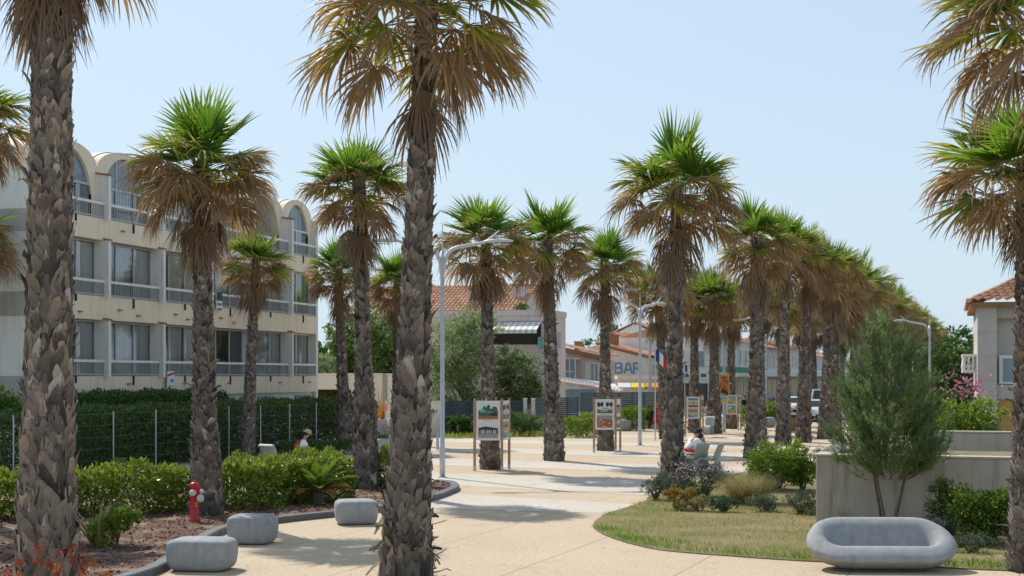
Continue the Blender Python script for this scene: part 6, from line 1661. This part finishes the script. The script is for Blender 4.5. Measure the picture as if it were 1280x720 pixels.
    if fem: mb.tube([rot @ Vector((0, -.09, .02)), rot @ Vector((0, -.12, -.08)), rot @ Vector((0, -.10, -.18))], [.06, .055, .025], 8)
    mb.build('hair', M[hair], t, smooth=True)
    for s in (-1, 1):
        pass
    if hat:
        mb = MB(); mb.lathe([(.20, .055), (.19, .065), (.125, .075), (.115, .12), (.10, .165), (.05, .18)] if hat == 'straw' else [(.112, .05), (.113, .10), (.08, .145), (.03, .155)], 20, M=rot); 
        if hat != 'straw': mb.add([tuple(rot @ Vector(p)) for p in ((-.08, .07, .055), (.08, .07, .055), (.07, .19, .04), (-.07, .19, .04))], [(0, 1, 2, 3)])
        mb.build('hat', M['straw'] if hat == 'straw' else M['cloth_black'], t, smooth=True)
    if bag:
        mb = superbox(.30, .16, .40, .5, 20, 12); b = mb.build('bag', M[bag[0]], None, smooth=True, bevel=0)
        o = bpy.data.objects['bag'] if False else b
        W_ = Matrix.Translation(Vector(loc)) @ Matrix.Rotation(rz, 4, 'Z') @ Matrix.Scale(k, 4)
        bl_ = bag[2]; o.location = W_ @ Vector(bl_); o.rotation_euler = (R(-lean), 0, rz); o.scale = (k, k, k)
        mb = MB(); mb.tube([(-.08, .075, .38), (-.08, .16, .42), (-.08, .2, .3)], .012, 6); mb.tube([(.08, .075, .38), (.08, .16, .42), (.08, .2, .3)], .012, 6); 
        o.name = bag[3]; tag(o, bag[1], 'bag')
    return t
# seated figure in a straw hat behind the hedge
p = at(374, 45)
person('seated person in a straw hat and white shirt behind the glossy hedge', (p.x, p.y, 0), R(-78), hip=.50, lean=18, legs=((82, 4), (78, -2)), arms=((38, 62), (30, 60)), head=14, top='shirt_white', bottom='cloth_blue', hat='straw', bag=('cloth_red', 'red backpack on the back of the person in the straw hat', (0, -.12, .58), 'backpack'))
# two people bending over by the seats
p = gp(861, 583) + Vector((.05, .35, 0))
person('person in white shirt and red shorts bending forward by the grey seats', (p.x, p.y, 0), R(-48), hip=.52, lean=38, legs=((75, -4), (68, -8)), arms=((30, 20), (35, 40)), head=10, top='shirt_white', bottom='cloth_red', hat='cap')
p = gp(875, 581) + Vector((-.02, .55, 0))
person('dark haired person in a black vest sitting bent beside the white shirted one', (p.x, p.y, 0), R(-20), hip=.52, lean=30, legs=((78, -2), (72, 4)), arms=((25, 10), (30, 30)), head=25, top='cloth_black', bottom='cloth_blue', sleeve=0, fem=True)
mb = superbox(.30, .14, .42, .5, 16, 10); o = mb.build('tote_bag', M['shirt_white'], smooth=True); o.location = gp(868, 581) + Vector((.0, .05, .48)); o.rotation_euler = (R(12), 0, R(20)); tag(o, 'white cloth bag hanging at the side of the bent person in black', 'bag')
# walkers
p = gp(820, 537.5)
person('fair haired walker in red with a black shoulder bag left of the seats palm', p, R(190), k=.93, lean=2, legs=((14, 6), (-12, -22)), top='cloth_red', bottom='cloth_red', long=False, dress=True, hair='hair_fair', fem=True, sleeve=0, bag=('cloth_black', 'black bag at the hip of the walker in red', (.24, .02, .75), 'shoulder_bag'))
p = gp(827.5, 538.2)
person('walker in tan shorts with a dark bag, close behind the walker in red', p, R(186), k=.95, lean=3, legs=((-10, -20), (16, 8)), top='board', bottom='cloth_tan', hair='hair', fem=True, sleeve=0, bag=('cloth_black', 'dark bag held by the walker in tan shorts', (-.22, .05, .72), 'shoulder_bag'))
p = at(884.5, 77)
person('person in a grey shirt standing between the third panel and a trunk', p, R(120), k=.98, lean=3, arms=((20, 70), (15, 60)), top='cloth_grey', bottom='board', long=True)
p = at(930.5, 98)
person('distant person in dark clothes beside the trunk right of the fourth panel', p, R(150), k=1.0, top='cloth_black', bottom='cloth_blue', long=True)
